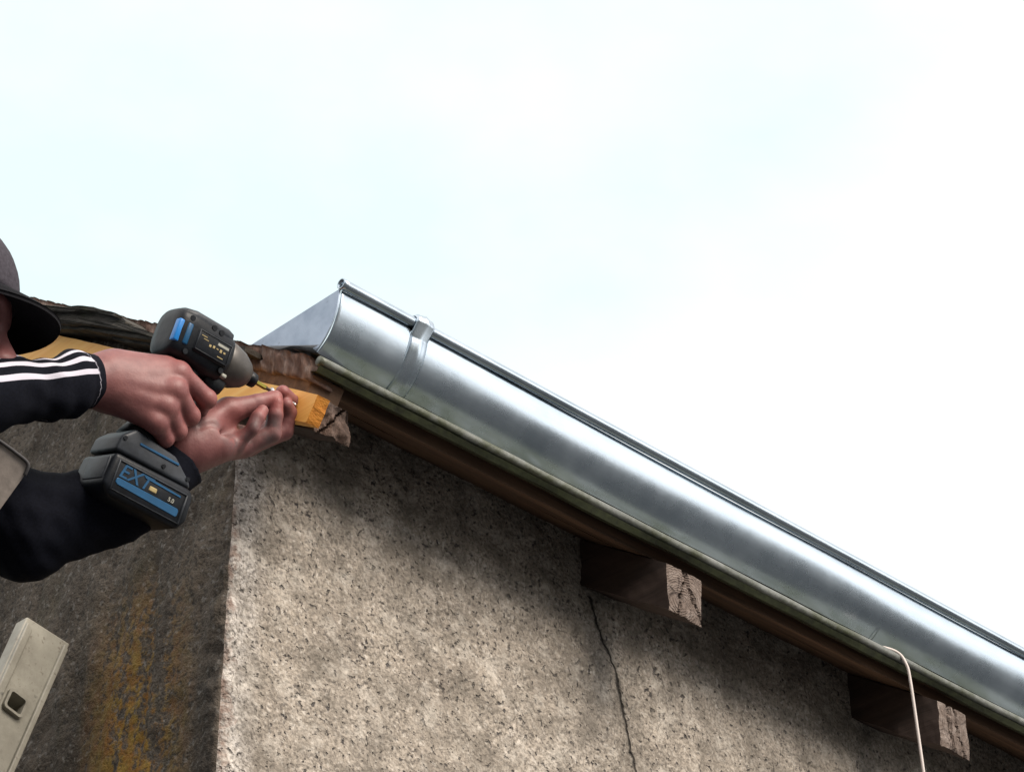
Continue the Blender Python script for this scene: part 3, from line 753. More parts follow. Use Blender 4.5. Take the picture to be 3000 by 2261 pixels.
def rsq(h, r, k=5):
    out = []
    for cx_, cy_, a0 in ((h-r, h-r, 0), (-(h-r), h-r, 90), (-(h-r), -(h-r), 180), (h-r, -(h-r), 270)):
        for i in range(k+1): t = rad(a0+90*i/k); out.append((cx_+r*math.cos(t), cy_+r*math.sin(t)))
    return out
def make_rail(y0):
    bm, Mf, s = rail(y0, y0+.024, rungs)
    o = bmob('side_rail', bm, M['ladder'], la)
    cut = bmesh.new()
    for yv in rungs[:6]: prism(cut, [(hx+p[0], yv+p[1]) for p in rsq(.0118, .004)], -.5, .6, Mf)
    me = bpy.data.meshes.new('cut'); bmesh.ops.recalc_face_normals(cut, faces=cut.faces); cut.to_mesh(me); cut.free(); co = bpy.data.objects.new('cut', me); COL.objects.link(co)
    co.parent = la; co.location = o.location
    mod = o.modifiers.new('b', 'BOOLEAN'); mod.object = co; mod.operation = 'DIFFERENCE'; mod.solver = 'EXACT'
    bpy.context.view_layer.update(); dg = bpy.context.evaluated_depsgraph_get(); nm = bpy.data.meshes.new_from_object(o.evaluated_get(dg)); o.modifiers.clear(); o.data = nm; bpy.data.objects.remove(co)
    if not nm.materials: nm.materials.append(M['ladder'])
    # raised lips along both edges
    bm = bmesh.new()
    z0, z1 = sorted((s*(y0-YL), s*(y0-YL-.006)))
    prism(bm, [(-.009, .009), (-.0015, .0135), (-.0015, Ltot), (-.009, Ltot)], z0, z1, Mf, .0015)
    prism(bm, [(-wid+.0015, top_cut+.010), (-wid+.012, top_cut+.016), (-wid+.012, Ltot), (-wid+.0015, Ltot)], z0, z1, Mf, .0015)
    bmob('edge_lip', bm, M['ladder'], o)
    return Mf, s
Mf, s = make_rail(YL); make_rail(YL+.40)
for yv in rungs:
    bm = bmesh.new(); t = bmesh.new()
    O = rsq(.0145, .005); I = rsq(.0112, .0035)
    z0, z1 = s*(-.006), s*(.43); m = len(O)
    R_ = [[t.verts.new((hx+p[0], yv+p[1], zz)) for p in L] for L in (O, I) for zz in (z0, z1)]
    for i in range(m):
        j = (i+1) % m; t.faces.new((R_[0][i], R_[0][j], R_[1][j], R_[1][i])); t.faces.new((R_[2][i], R_[3][i], R_[3][j], R_[2][j]))
        t.faces.new((R_[0][i], R_[2][i], R_[2][j], R_[0][j])); t.faces.new((R_[1][i], R_[1][j], R_[3][j], R_[3][i]))
    merge(bm, t, Mf); bmob('rung', bm, M['ladder'], la)

# ------------------------------------------------------------------ screw, impact driver
ST = onX(872, 1190, -.0205)
u = np.array([.9975, 0, -.07]); u /= np.linalg.norm(u)
e2 = np.array([u[2], 0, -u[0]])
rho = rad(20); vv = math.sin(rho)*np.array([0, 1., 0]) + math.cos(rho)*e2; vv /= np.linalg.norm(vv)
ww = np.cross(u, vv)
if ww@(-cF) < 0: ww = -ww
SL = .042
MS = frame(ST, u, vv, ww)
bm = bmesh.new()
pr = [(0, .0002), (-.006, .0020)]
for i in range(28): a_ = -.006-.0009*i; pr += [(a_, .0016), (a_-.00045, .0023)]
pr += [(-.034, .0016), (-SL+.006, .0017), (-SL+.002, .0042), (-SL, .0044)]
lathe(bm, pr, 14, MS); o = bmob('screw', bm, M['steel'], None, True); o['label'] = 'bright steel screw pinched between fingers, point on the yellow batten'; o['category'] = 'screw'

NL = .067                                   # tip of screw to the driver's collar
OD = ST - u*NL
dr = empty('impact_driver', tuple(OD), 'black cordless impact driver with blue trim gripped in the right hand', 'power tool')
MD = frame(OD, u, vv, ww)
bm = bmesh.new(); lathe(bm, [(-.004, .0032), (.016, .0032)], 6, MD); bmob('bit', bm, M['bit_gold'], dr)
bm = bmesh.new(); lathe(bm, [(.016, .0030), (.018, .0022), (NL-SL-.0005, .0020)], 8, MD); bmob('bit_tip', bm, M['bit_dark'], dr)
bm = bmesh.new(); lathe(bm, [(0, .0065), (-.001, .0085), (-.009, .0092), (-.010, .0082), (-.013, .0085), (-.015, .0125)], 28, MD); bmob('collar', bm, M['tool_black'], dr, True)
bm = bmesh.new(); lathe(bm, [(-.013, .0125), (-.017, .0165), (-.030, .0235), (-.044, .0268), (-.052, .0275), (-.056, .0262)], 40, MD); bmob('nose_cone', bm, M['tool_nose'], dr, True)
# motor housing: a squarish barrel built from a rounded section swept along the axis
def sect(n_, ry, rz, pw):
    out = []
    for i in range(n_):
        t = 2*math.pi*i/n_; c_, s_ = math.cos(t), math.sin(t)
        out.append((ry*math.copysign(abs(c_)**pw, c_), rz*math.copysign(abs(s_)**pw, s_)))
    return out
def loft(bm, rings, Mx):
    t = bmesh.new(); R_ = []
    for (a_, cy_, cz_, ry, rz, pw) in rings: R_.append([t.verts.new((a_, cy_+p[0], cz_+p[1])) for p in sect(44, ry, rz, pw)])
    for A_, B_ in zip(R_, R_[1:]):
        for i in range(44): t.faces.new((A_[i], A_[(i+1) % 44], B_[(i+1) % 44], B_[i]))
    t.faces.new(R_[0]); t.faces.new(R_[-1]); merge(bm, t, Mx)
bm = bmesh.new()
loft(bm, [(-.054, 0, 0, .0255, .0255, .9), (-.055, 0, 0, .0285, .0275, .8), (-.060, .001, 0, .0305, .0285, .66), (-.085, .001, 0, .0315, .0295, .58), (-.112, 0, 0, .0315, .0295, .56), (-.126, 0, 0, .0305, .0285, .56), (-.132, 0, 0, .0285, .0265, .58), (-.1345, 0, 0, .025, .0235, .62), (-.1355, 0, 0, .014, .013, .8)], MD)
bmob('motor_housing', bm, M['tool_black'], dr, True)
# top shell band, lighter grey
bm = bmesh.new()
loft(bm, [(-.060, -.0235, .002, .0085, .0215, .7), (-.068, -.0245, .002, .0095, .0235, .7), (-.114, -.0245, .002, .0095, .0235, .7), (-.128, -.0225, .002, .0085, .0215, .7), (-.1335, -.0185, .002, .006, .016, .8)], MD)
bmob('top_shell', bm, M['tool_grey'], dr, True)
# dark screw recesses along the shell
for (a_, b_) in ((-.121, -.0185), (-.090, -.0215), (-.079, -.0205), (-.116, .0215), (-.064, .0205)):
    bm = bmesh.new(); lathe(bm, [(0, .0034), (.006, .0034)], 12, MD @ frame((a_, b_, .0225), (0, 0, 1), (1, 0, 0), (0, 1, 0)))
    bmob('recess', bm, M['tool_black'], dr)
# side panel with lettering marks
bm = bmesh.new(); bbox(bm, (-.110, -.0125, .026), (-.060, .0165, .0318), MD, .0035, 3); pn = bmob('side_panel', bm, M['tool_black'], dr, True)
bm = bmesh.new()
R1 = [(-.117, -.0095), (-.067, -.0095), (-.067, .0135), (-.117, .0135)]
for (x0, y0, x1, y1) in ((-.108, -.0105, -.062, -.0095), (-.108, .0130, -.062, .0140), (-.1085, -.0105, -.1075, .0140), (-.0625, -.0105, -.0615, .0140)): bbox(bm, (x0, y0, .0312), (x1, y1, .0326), MD, .0004, 1)
bmob('panel_rim', bm, M['tool_grey'], pn, True)
bm = bmesh.new(); bbox(bm, (-.081, -.0065, .0314), (-.065, -.0030, .0323), MD, .0004, 1); bmob('badge', bm, M['label_white'], pn)
bm = bmesh.new()
for i in range(5): bbox(bm, (-.0915+.0052*i, .0005-.001*(i % 2), .0314), (-.0885+.0052*i, .0035-.0008*(i % 3), .0322), MD, .0002, 1)
bbox(bm, (-.105, -.0055, .0314), (-.097, -.0045, .0322), MD); bbox(bm, (-.101, -.0025, .0314), (-.094, -.0016, .0322), MD); bbox(bm, (-.077, .0085, .0314), (-.069, .0095, .0322), MD)
bmob('marking', bm, M['label_gold'], pn)
# blue vents at the rear corner
bm = bmesh.new(); bbox(bm, (-.1355, -.0125, .0165), (-.1275, .0155, .0272), MD, .002, 2); bmob('rear_vent', bm, M['tool_blue'], dr, True)
bm = bmesh.new(); bbox(bm, (-.1245, -.0120, .0225), (-.1170, .0150, .0298), MD, .002, 2); o = bmob('rear_vent', bm, M['label_blue'], dr, True)
# lower chin with the lamp, trigger
bm = bmesh.new(); loft(bm, [(-.040, .024, 0, .006, .010, .7), (-.044, .029, 0, .011, .012, .7), (-.058, .030, 0, .014, .014, .7), (-.070, .027, 0, .012, .015, .7)], MD); bmob('chin', bm, M['tool_black'], dr, True)
bm = bmesh.new(); bbox(bm, (-.060, .021, .0205), (-.053, .026, .0275), MD, .0015, 2); bmob('lamp_lens', bm, M['label_white'], dr, True)
hd = math.cos(rad(12))*vv - math.sin(rad(12))*u          # handle direction
hu = np.cross(vv, np.cross(u, vv)); hu = u - hd*(u@hd); hu /= np.linalg.norm(hu)
HB = OD - u*.088
MH = frame(HB, hd, hu, ww)
bm = bmesh.new(); bbox(bm, (.030, .012, -.007), (.052, .026, .007), MH, .004, 3); bmob('trigger', bm, M['tool_red'], dr, True)
bm = bmesh.new(); loft(bm, [(.012, 0, 0, .024, .017, .8), (.035, .0, 0, .0205, .0165, .85), (.060, -.001, 0, .0195, .0165, .85), (.100, -.001, 0, .0195, .0165, .85), (.125, 0, 0, .023, .018, .8), (.140, .003, 0, .030, .022, .7)], MH); bmob('handle', bm, M['tool_black'], dr, True)
# foot of the handle and the battery pack
BC = HB + hd*.150 + u*.015 + vv*.005
MB_ = frame(BC, u, vv, ww)
def prism_uv(bm, pts, z0, z1, bev): prism(bm, pts, z0, z1, MB_, bev, 3)
bm = bmesh.new(); prism_uv(bm, [(-.050, -.006), (-.036, -.020), (.024, -.014), (.050, .004), (.056, .013), (-.052, .013)], -.030, .030, .004); ft = bmob('foot', bm, M['tool_grey'], dr, True)
for p in ((-.046, -.004), (.047, .004), (.012, .004)):
    bm = bmesh.new(); lathe(bm, [(.028, .0026), (.0312, .0026)], 12, MB_ @ frame((p[0], p[1], 0), (0, 0, 1), (1, 0, 0), (0, 1, 0)))
    bmob('recess', bm, M['tool_black'], ft)
bm = bmesh.new(); bbox(bm, (-.026, -.0075, .0292), (.030, -.0045, .0312), MB_, .0006, 1); bmob('foot_stripe', bm, M['label_blue'], ft)
bm = bmesh.new(); prism_uv(bm, [(-.053, .016), (.054, .014), (.060, .022), (.062, .052), (.054, .064), (-.044, .066), (-.056, .056)], -.036, .036, .006); bp = bmob('battery_pack', bm, M['tool_black'], dr, True)
bm = bmesh.new()
for (a_, b_, c_, d_) in ((-.044, .0225, .052, .0245), (-.044, .0575, .052, .0590)): bbox(bm, (a_, b_, .0345), (c_, d_, .0375), MB_, .0008, 1)
bbox(bm, (.049, .0225, .0345), (.0515, .0590, .0375), MB_, .0008, 1); bbox(bm, (-.0465, .0225, .0345), (-.0445, .0590, .0375), MB_, .0008, 1)
bmob('label_rim', bm, M['tool_grey'], bp, True)
bm = bmesh.new(); bbox(bm, (-.0565, .022, -.014), (-.0525, .050, .030), MB_, .0018, 2); bmob('latch', bm, M['tool_grey'], bp, True)
bm = bmesh.new(); prism(bm, [(-.042, .0445), (-.040, .0425), (.044, .0425), (.046, .0445), (.046, .0505), (.044, .0525), (-.039, .0505), (-.042, .0485)], .0345, .0368, MB_, .0006, 1); bmob('label_stripe', bm, M['label_blue'], bp)
def text(name, s_, size, org, xd, yd, zd, m, parent, shear=0.0, ext=.0002):
    cu_ = bpy.data.curves.new(name, 'FONT'); cu_.body = s_; cu_.size = size; cu_.extrude = ext; cu_.shear = shear; cu_.offset = size*.012
    to = bpy.data.objects.new(name, cu_); COL.objects.link(to); bpy.context.view_layer.update()
    me = bpy.data.meshes.new_from_object(to.evaluated_get(bpy.context.evaluated_depsgraph_get())); bpy.data.objects.remove(to); bpy.data.curves.remove(cu_)
    me.materials.clear()
    me.transform(frame(org, xd, yd, zd)); return mesh_ob(name, me, m, parent)
text('lettering', 'EXT', .0225, BC - u*.042 + vv*.0405 + ww*.0364, u*1.05, -vv, ww, M['label_blue'], bp, .25)
bm = bmesh.new(); prism(bm, [(-.008, .0258), (.042, .0275), (.043, .0295), (-.008, .0285)], .0345, .0368, MB_); bmob('label_line', bm, M['label_blue'], bp)
bm = bmesh.new(); bbox(bm, (.001, .0335, .0345), (.0115, .0392, .0369), MB_, .0008, 1); bmob('label_spot', bm, M['label_gold'], bp)
text('lettering', '5.0', .0070, BC + u*.028 + vv*.0395 + ww*.0364, u, -vv, ww, M['label_white'], bp, 0)

# ------------------------------------------------------------------ worker
pel = P(-420, 2500, 2.62)
pe = empty('person', (float(pel[0]), float(pel[1]), GROUND), 'worker in dark cap and striped dark jacket driving a screw into the batten', 'person')
V3 = np.array
# right hand round the grip
W1 = P(287, 1116, 3.085)
iM, mM, rM, pM = P(524, 1094, 3.118), P(512, 1143, 3.103), P(486, 1191, 3.094), P(458, 1237, 3.086)
iP, mP, rP, pP = P(605, 1168, 3.135), P(556, 1217, 3.121), P(519, 1261, 3.112), P(484, 1284, 3.104)
rh = [(P(-40, 1152, 2.955), P(150, 1140, 3.03), .028, .026), (P(150, 1140, 3.03), W1, .026, .0270), (W1, P(330, 1112, 3.095), .0275, .027),
      (P(330, 1092, 3.098), iM, .0235, .0135), (P(330, 1112, 3.092), mM, .025, .0145), (P(330, 1138, 3.09), rM, .0235, .0142), (P(330, 1152, 3.088), pM, .021, .0128),
      (P(345, 1090, 3.105), P(480, 1080, 3.125), .022, .0145),
      (iM, iP, .0132, .0108, .004), (iP, P(585, 1196, 3.158), .0108, .0098, .003), (P(585, 1196, 3.158), P(556, 1186, 3.172), .0098, .0085, .003),
      (mM, mP, .0138, .0112, .004), (mP, P(528, 1222, 3.148), .0112, .010, .003), (P(528, 1222, 3.148), P(500, 1198, 3.158), .010, .0088, .003),
      (rM, rP, .0130, .0108, .004), (rP, P(492, 1266, 3.138), .0108, .0096, .003), (P(492, 1266, 3.138), P(468, 1238, 3.145), .0096, .0085, .003),
      (pM, pP, .0118, .0096, .004), (pP, P(462, 1284, 3.126), .0096, .0086, .003), (P(462, 1284, 3.126), P(444, 1258, 3.132), .0086, .0076, .003),
      (P(380, 1092, 3.118), P(470, 1090, 3.152), .0165, .0135), (P(470, 1090, 3.152), P(540, 1112, 3.178), .0130, .0112, .004), (P(540, 1112, 3.178), P(578, 1135, 3.184), .0110, .0092, .004)]
def kn(X, d):                                    # knuckles and tendons stand out a little
    for c_, r_ in ((iM, .0128), (mM, .0135), (rM, .0128), (pM, .0112)):
        d = smin(d, np.linalg.norm(X-(c_ - cF*.0045), axis=-1)-r_, .006)
    for c_, r_ in ((iP, .0112), (mP, .0114), (rP, .0108), (pP, .0096)):
        d = smin(d, np.linalg.norm(X-(c_ - cF*.001 + u*.001), axis=-1)-r_, .003)
    for c_, w_ in ((iM, P(300, 1100, 3.07)), (mM, P(300, 1112, 3.068)), (rM, P(300, 1125, 3.068))):
        d = smin(d, seg_d(X, c_ - cF*.010, w_, .0035, .003), .010)
    return d
RHm = blob(rh, .014, .0016, kn)
# left hand pinching the screw, palm up towards us
W2 = P(565, 1308, 3.165)
lI, lM, lR_, lP = P(735, 1285, 3.250), P(728, 1302, 3.228), P(712, 1308, 3.204), P(686, 1298, 3.182)
lh = [(P(330, 1480, 3.125), P(470, 1380, 3.15), .030, .026), (P(470, 1380, 3.15), W2, .025, .0265), (W2, P(600, 1290, 3.172), .0272, .025),
      (P(590, 1275, 3.185), lI, .023, .0135), (P(590, 1290, 3.18), lM, .023, .0138), (P(580, 1305, 3.172), lR_, .022, .0132), (P(570, 1312, 3.165), lP, .0225, .0122),
      (P(540, 1312, 3.156), P(640, 1306, 3.168), .0265, .0175), (P(545, 1290, 3.165), P(600, 1270, 3.17), .022, .02),
      (P(590, 1266, 3.172), P(668, 1205, 3.196), .0225, .0165), (P(668, 1205, 3.196), P(752, 1182, 3.214), .0155, .0108, .006), (P(752, 1182, 3.214), P(806, 1165, 3.226), .0110, .0092, .003),
      (lI, P(838, 1232, 3.275), .0128, .0112, .005), (P(838, 1232, 3.275), P(858, 1182, 3.266), .0108, .0098, .003), (P(858, 1182, 3.266), P(828, 1150, 3.246), .0098, .0090, .003),
      (lM, P(832, 1262, 3.250), .0130, .0112, .005), (P(832, 1262, 3.250), P(846, 1210, 3.252), .0110, .0098, .003), (P(846, 1210, 3.252), P(838, 1186, 3.243), .0098, .0086, .003),
      (lR_, P(797, 1270, 3.214), .0124, .0108, .004), (P(797, 1270, 3.214), P(806, 1216, 3.216), .0105, .0093, .0025), (P(806, 1216, 3.216), P(810, 1180, 3.220), .0093, .0082, .0025),
      (lP, P(735, 1254, 3.180), .0112, .0095, .004), (P(735, 1254, 3.180), P(756, 1222, 3.188), .0092, .0082, .0025), (P(756, 1222, 3.188), P(769, 1203, 3.196), .0082, .0072, .0025)]
def crease(X, d):
    d = -smin(-d, np.linalg.norm(X-P(694, 1238, 3.166), axis=-1)-.013, .014)
    for a_, b_, r_ in ((P(640, 1275, 3.158), P(735, 1228, 3.196), .0035), (P(628, 1240, 3.150), P(700, 1275, 3.165), .0022), (P(588, 1250, 3.143), P(640, 1232, 3.152), .0018)):
        d = -smin(-d, -( -seg_d(X, a_, b_, r_, r_)) if False else seg_d(X, a_, b_, r_, r_), .006)
    return d
LHm = blob(lh, .012, .0016, crease)
# head
hf = cR*.985 - cU*.15; hf /= np.linalg.norm(hf)
hz = cR*.12 + cU*.88 + cF*.45; hu_ = hz - hf*(hz@hf); hu_ /= np.linalg.norm(hu_); hs = np.cross(hu_, hf)
HC = P(-240, 940, 2.985)
Bh = np.array([hf, hs, hu_])
def H(f_, s_, u_): return HC + hf*f_ + hs*s_ + hu_*u_
segs = [(H(-.01, 0, .02), H(.0, 0, .02), .085, .085), (H(.035, 0, -.06), H(.050, 0, -.085), .050, .032), (H(-.02, 0, -.08), H(-.06, 0, -.20), .055, .058),
        (H(.082, 0, .005), H(.106, 0, -.034), .009, .0125, .012), (H(.100, .010, -.036), H(.100, -.010, -.036), .009, .009, .01),
        (H(.080, .030, .022), H(.080, -.030, .022), .012, .012, .02), (H(.078, .02, -.070), H(.078, -.02, -.070), .010, .010, .012), (H(.082, .014, -.062), H(.082, -.014, -.062), .006, .006, .008),
        (H(.060, .045, -.02), H(.05, .05, -.04), .022, .02, .03), (H(.060, -.045, -.02), H(.05, -.05, -.04), .022, .02, .03), (H(.075, 0, -.098), H(.078, 0, -.10), .017, .017, .02)]
def hx_(X, d):
    d = smin(d, ell_d(X, H(-.008, 0, .030), (.098, .076, .098), Bh), .02)
    for s_ in (1, -1):
        d = smin(d, ell_d(X, H(-.005, s_*.080, -.012), (.017, .007, .030), Bh), .006)       # ears
        e_ = np.linalg.norm(X-H(.089, s_*.032, .006), axis=-1)-.011; d = -smin(-d, e_, .012)     # eye sockets
        d = smin(d, np.linalg.norm(X-H(.077, s_*.032, .004), axis=-1)-.0115, .003)
    d = -smin(-d, seg_d(X, H(.091, .02, -.0665), H(.091, -.02, -.0665), .0018, .0018), .004)
    for s_ in (1, -1): d = -smin(-d, np.linalg.norm(X-H(.106, s_*.007, -.046), axis=-1)-.004, .003)
    return d
HDm = blob(segs, .025, .0035, hx_)
# torso, legs under the clothes
SR, SL_ = P(-430, 985, 2.74), P(-640, 1190, 3.06)
NK = H(-.07, 0, -.21); HPp = NK + V3([-.05, .02, -.52]); EL_R = P(-150, 1166, 2.905); EL_L = P(70, 1540, 3.08)
FT = V3([-.62, .40, -1.62]); 
hipR, hipL = HPp + V3([0, -.09, 0]), HPp + V3([0, .09, 0])
knR, knL = hipR + V3([.14, .02, -.40]), hipL + V3([.10, .0, -.41])
anR, anL = knR + V3([-.10, .04, -.42]), knL + V3([-.06, .0, -.42])
body_core = [(NK, NK+V3([-.03, 0, -.20]), .06, .11), (NK+V3([-.03, 0, -.20]), HPp, .11, .115), (NK, SR, .05, .05), (NK, SL_, .05, .05),
             (SR, EL_R, .045, .036), (EL_R, P(-20, 1152, 2.962), .034, .027), (SL_, EL_L, .045, .036), (EL_L, P(335, 1478, 3.126), .036, .033),
             (HPp, hipR, .1, .085), (HPp, hipL, .1, .085), (hipR, knR, .08, .052), (hipL, knL, .08, .052), (knR, anR, .05, .036), (knL, anL, .05, .036)]
BDm = blob(body_core, .03, .010)
bv, bf = join([RHm, LHm, HDm, BDm])
body = pyob('body', bv, bf, M['skin'], pe, True)
fl = np.zeros(len(bv)); gr = np.zeros(len(bv))
for c_, r_, w_ in [(iM, .016, .9), (mM, .016, .6), (rM, .014, .6), (pM, .012, .6), (iP, .014, .9), (mP, .014, .7), (rP, .013, .6), (pP, .012, .6)] + [(P(810, 1166, 3.214), .013, 1.0), (P(820, 1153, 3.235), .014, 1.0), (P(810, 1184, 3.212), .012, 1.0), (P(766, 1206, 3.188), .010, .8), (P(690, 1290, 3.17), .02, .6), (P(690, 1225, 3.18), .02, .5)]:
    fl = np.maximum(fl, w_*np.exp(-(np.linalg.norm(bv-c_, axis=1)/r_)**2))
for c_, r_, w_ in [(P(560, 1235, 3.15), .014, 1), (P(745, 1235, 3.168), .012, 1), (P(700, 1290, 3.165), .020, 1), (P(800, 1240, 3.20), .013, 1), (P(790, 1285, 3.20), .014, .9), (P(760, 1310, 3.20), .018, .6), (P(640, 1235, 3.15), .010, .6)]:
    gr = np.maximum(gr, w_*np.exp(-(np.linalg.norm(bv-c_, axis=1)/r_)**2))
for nm_, ar in (('flush', fl), ('grime', gr)):
    at_ = body.data.attributes.new(nm_, 'FLOAT', 'POINT'); at_.data.foreach_set('value', ar.astype(np.float32))
# jacket: sleeves with folds, ribbed cuffs
def folds(X):
    return .0028*wob(X, 3, 40) + .0014*wob(X, 8, 95)
CR0 = P(262, 1121, 3.076); CL0 = P(520, 1345, 3.158)
slR = [(SR, EL_R, .078, .050), (EL_R, P(0, 1152, 2.968), .050, .0395), (P(0, 1152, 2.968), P(190, 1140, 3.045), .0395, .0345), (P(190, 1140, 3.045), P(232, 1122, 3.063), .0355, .0355)]
cuffR = (P(236, 1123, 3.066), P(284, 1117, 3.084), .0325, .0315, .004)
def sl_open(X, d):
    cut = (X-P(280, 1117, 3.082))@((P(287, 1116, 3.085)-P(205, 1126, 3.05))/np.linalg.norm(P(287, 1116, 3.085)-P(205, 1126, 3.05)))
    return np.maximum(d, cut)
def puckR(X):
    q = (P(205, 1126, 3.05)-P(0, 1150, 2.968)); L_ = np.linalg.norm(q); q = q/L_; t = (X-P(0, 1150, 2.968))@q
    fade = np.clip((np.linalg.norm(X-P(287, 1116, 3.085), axis=-1)-.012)/.05, 0, 1)
    return .0015 + folds(X)*fade + .0016*fade*np.sin(t*150 + 2*wob(X, 5, 25))*np.exp(-((t-L_*.95)/.07)**2)
slRm = blob(slR+[cuffR], .009, .0027, sl_open, puckR)
slL = [(SL_, EL_L, .078, .057), (EL_L, P(330, 1480, 3.126), .0565, .044), (P(330, 1480, 3.126), P(480, 1378, 3.150), .044, .038)]
cuffL = (P(480, 1380, 3.15), P(552, 1338, 3.166), .0345, .033, .004)
def sl_openL(X, d):
    q = P(565, 1308, 3.165)-P(470, 1380, 3.15); q = q/np.linalg.norm(q); return np.maximum(d, (X-P(542, 1346, 3.164))@q)
slLm = blob(slL+[cuffL], .018, .0030, sl_openL, lambda X: folds(X)*np.clip((np.linalg.norm(X-P(548, 1340, 3.163), axis=-1)-.02)/.06, 0, 1))
tor = [(NK+V3([0, 0, .0]), NK+V3([-.03, 0, -.20]), .075, .135), (NK+V3([-.03, 0, -.20]), HPp, .135, .14), (NK+V3([0, 0, -.02]), SR, .07, .075), (NK+V3([0, 0, -.02]), SL_, .07, .075), (SR, SR+(EL_R-SR)*.3, .075, .07), (SL_, SL_+(EL_L-SL_)*.3, .075, .07)]
torm = blob(tor, .05, .009, None, lambda X: .004*wob(X, 4, 22))
jv, jf = join([slRm, slLm, torm])
jk = pyob('jacket', jv, jf, M['jacket'], pe, True)
# band coordinate: angle round the right sleeve, 0 at the top, in band widths
bd = np.zeros(len(jv)); nR = len(slRm[0]); X = jv[:nR]
A_, B_ = P(0, 1150, 2.968), P(232, 1124, 3.063); ax = (B_-A_)/np.linalg.norm(B_-A_); t = (X-A_)@ax; rd = X-A_-t[:, None]*ax
upv = cU - ax*(cU@ax); upv /= np.linalg.norm(upv); sdv = -cF + ax*(cF@ax); sdv /= np.linalg.norm(sdv)
h_ = rd@upv                                   # height across the sleeve, folds included
ang = np.arctan2(rd@sdv, rd@upv)              # 0 = top, positive towards the near side
near = (X-P(235, 1123, 3.066))@ax < 0
bd[:nR] = np.where(near, 1.0 + (ang-.28)/.40, 0)
at_ = jk.data.attributes.new('band', 'FLOAT', 'POINT'); at_.data.foreach_set('value', bd.astype(np.float32))
# vest: a work vest over the torso with a stiff front panel hanging forward
vm = blob([(NK+V3([-.03, 0, -.10]), NK+V3([-.03, 0, -.20]), .125, .146), (NK+V3([-.03, 0, -.20]), HPp+V3([0, 0, .05]), .146, .150)], .05, .009, None, lambda X: .003*wob(X, 6, 24))
vs_ = pyob('vest', vm[0], vm[1], M['vest_cloth'], pe, True)
out = [(-260, 1180), (-60, 1255), (0, 1292), (52, 1330), (78, 1352), (82, 1368), (72, 1392), (0, 1492), (-90, 1620), (-200, 1760), (-330, 1700), (-330, 1300)]
pv, pf = [], []
ds = lambda x_: 2.93 - .00012*min(0, x_)*0 - .0002*(80-x_)*.35
for lay in (0, .004):
    for q in out: pv.append(P(q[0], q[1], ds(q[0])+lay))
m = len(out); pf = [tuple(range(m))[::-1], tuple(range(m, 2*m))] + [(i, (i+1) % m, m+(i+1) % m, m+i) for i in range(m)]
fp = pyob('front_panel', pv, pf, M['vest_cloth'], vs_); fp.location = (0, 0, 0)
v, f = tube(spline([P(q[0], q[1], ds(q[0])-.001) for q in out[:7]], 5), .0020, 8); o = pyob('piping', v, f, M['piping'], vs_, True); o.location = (0, 0, 0)
# trousers, boots
tm = blob([(HPp, hipR, .135, .115), (HPp, hipL, .135, .115), (hipR, knR, .105, .075), (hipL, knL, .105, .075), (knR, anR, .072, .060), (knL, anL, .072, .060)], .03, .010, None, lambda X: .004*wob(X, 9, 26))
pyob('trousers', tm[0], tm[1], M['trouser_cloth'], pe, True)
for an in (anR, anL):
    b_ = blob([(an+V3([0, 0, .02]), an+V3([0, 0, -.06]), .052, .048), (an+V3([-.02, 0, -.07]), an+V3([.17, 0, -.085]), .042, .036)], .03, .008); pyob('boot', b_[0], b_[1], M['boot_leather'], pe, True)
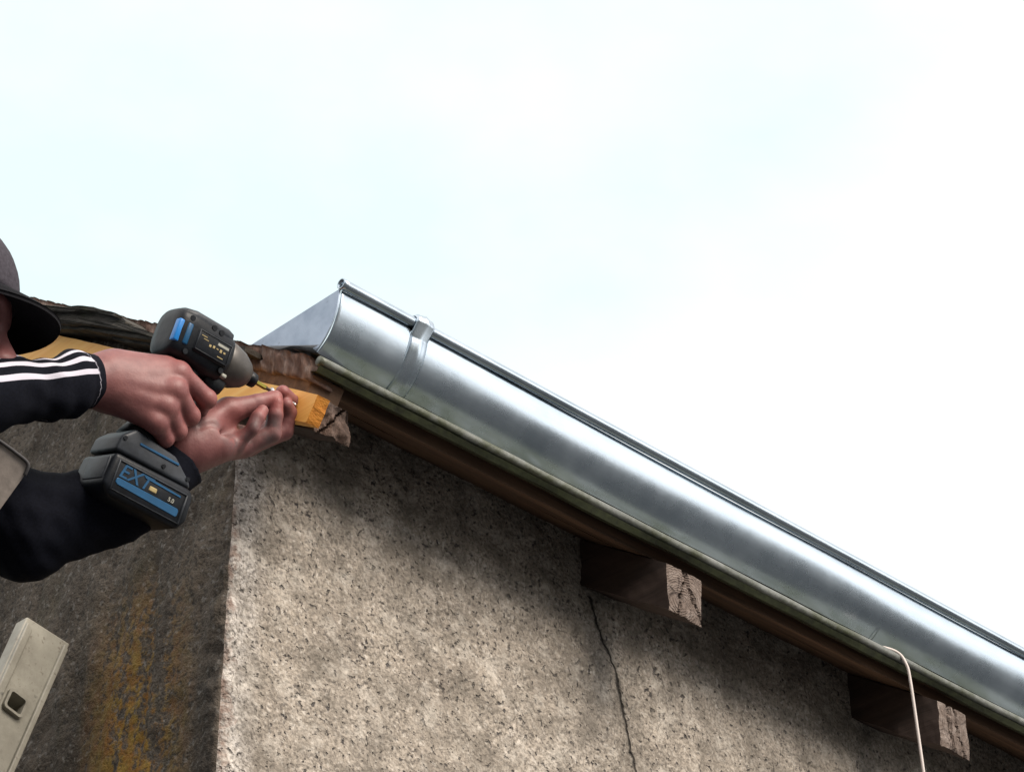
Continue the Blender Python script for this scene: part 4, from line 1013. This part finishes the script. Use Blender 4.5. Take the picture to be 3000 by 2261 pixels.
# hair at the temples and nape, cap with a curved visor
hm = blob([(H(-.05, 0, .0), H(-.03, 0, .03), .080, .080)], .02, .006, lambda X, d: np.maximum(np.maximum(smin(d, ell_d(X, H(-.010, 0, .028), (.1015, .0795, .1), Bh), .02), (X-H(.035, 0, 0))@hf), -((X-H(0, 0, -.055))@hu_ + .35*((X-HC)@hf))), lambda X: .0015*wob(X, 2, 200))
pyob('hair', hm[0], hm[1], M['hair'], pe, True)
cv, cf_ = [], []
nu, nv_ = 40, 14
for j in range(nv_+1):
    ph = math.pi/2*(1-j/nv_)
    for i in range(nu):
        t_ = 2*math.pi*i/nu; c_, s_ = math.cos(t_), math.sin(t_)
        seam = 1 + .010*abs(math.sin(3*t_))*math.sin(ph if ph > 0 else 0)
        r1, r2, r3 = .110*seam, .088*seam, .095
        lift = .004*c_
        cv.append(H(-.008 + r1*c_*math.cos(ph)**.8, r2*s_*math.cos(ph)**.8, .032 + r3*math.sin(ph) - .012*(1-math.sin(ph))*(0) + lift))
for j in range(nv_):
    for i in range(nu): cf_.append((j*nu+i, j*nu+(i+1) % nu, (j+1)*nu+(i+1) % nu, (j+1)*nu+i))
# hem turned in
b0 = nv_*nu
for i in range(nu): cv.append(V3(cv[b0+i])*.94 + H(-.008, 0, .036)*.06)
for i in range(nu): cf_.append((b0+i, b0+(i+1) % nu, b0+nu+(i+1) % nu, b0+nu+i))
cp_ = pyob('cap', cv, cf_, M['cap_cloth'], pe, True)
vv_, vf_ = [], []
na, nb_ = 26, 10
for lay in (0, 1):
    for i in range(na+1):
        t_ = rad(-82 + 164*i/na)
        bx_, by_ = -.008 + .108*math.cos(t_), .0865*math.sin(t_)
        Lv = .053*max(0, math.cos(t_*1.09))**.30
        for j in range(nb_+1):
            q = j/nb_; f1 = bx_ + Lv*q; s1 = by_*(1+.02*q)
            drop = -.004 - .012*q*q - 1.3*s1*s1*(.35+.65*q)
            vv_.append(H(f1, s1, .034 + drop + (.0050 if lay else 0)))
mm = (na+1)*(nb_+1)
for i in range(na):
    for j in range(nb_): q = i*(nb_+1)+j; vf_.append((q, q+1, q+nb_+2, q+nb_+1)); vf_.append((mm+q, mm+q+nb_+1, mm+q+nb_+2, mm+q+1))
    q = i*(nb_+1)+nb_; vf_.append((q, q+nb_+1, q+nb_+1+mm, q+mm))
vo = pyob('visor', vv_, vf_, M['visor_cloth'], cp_, True); vo.location = (0, 0, 0)
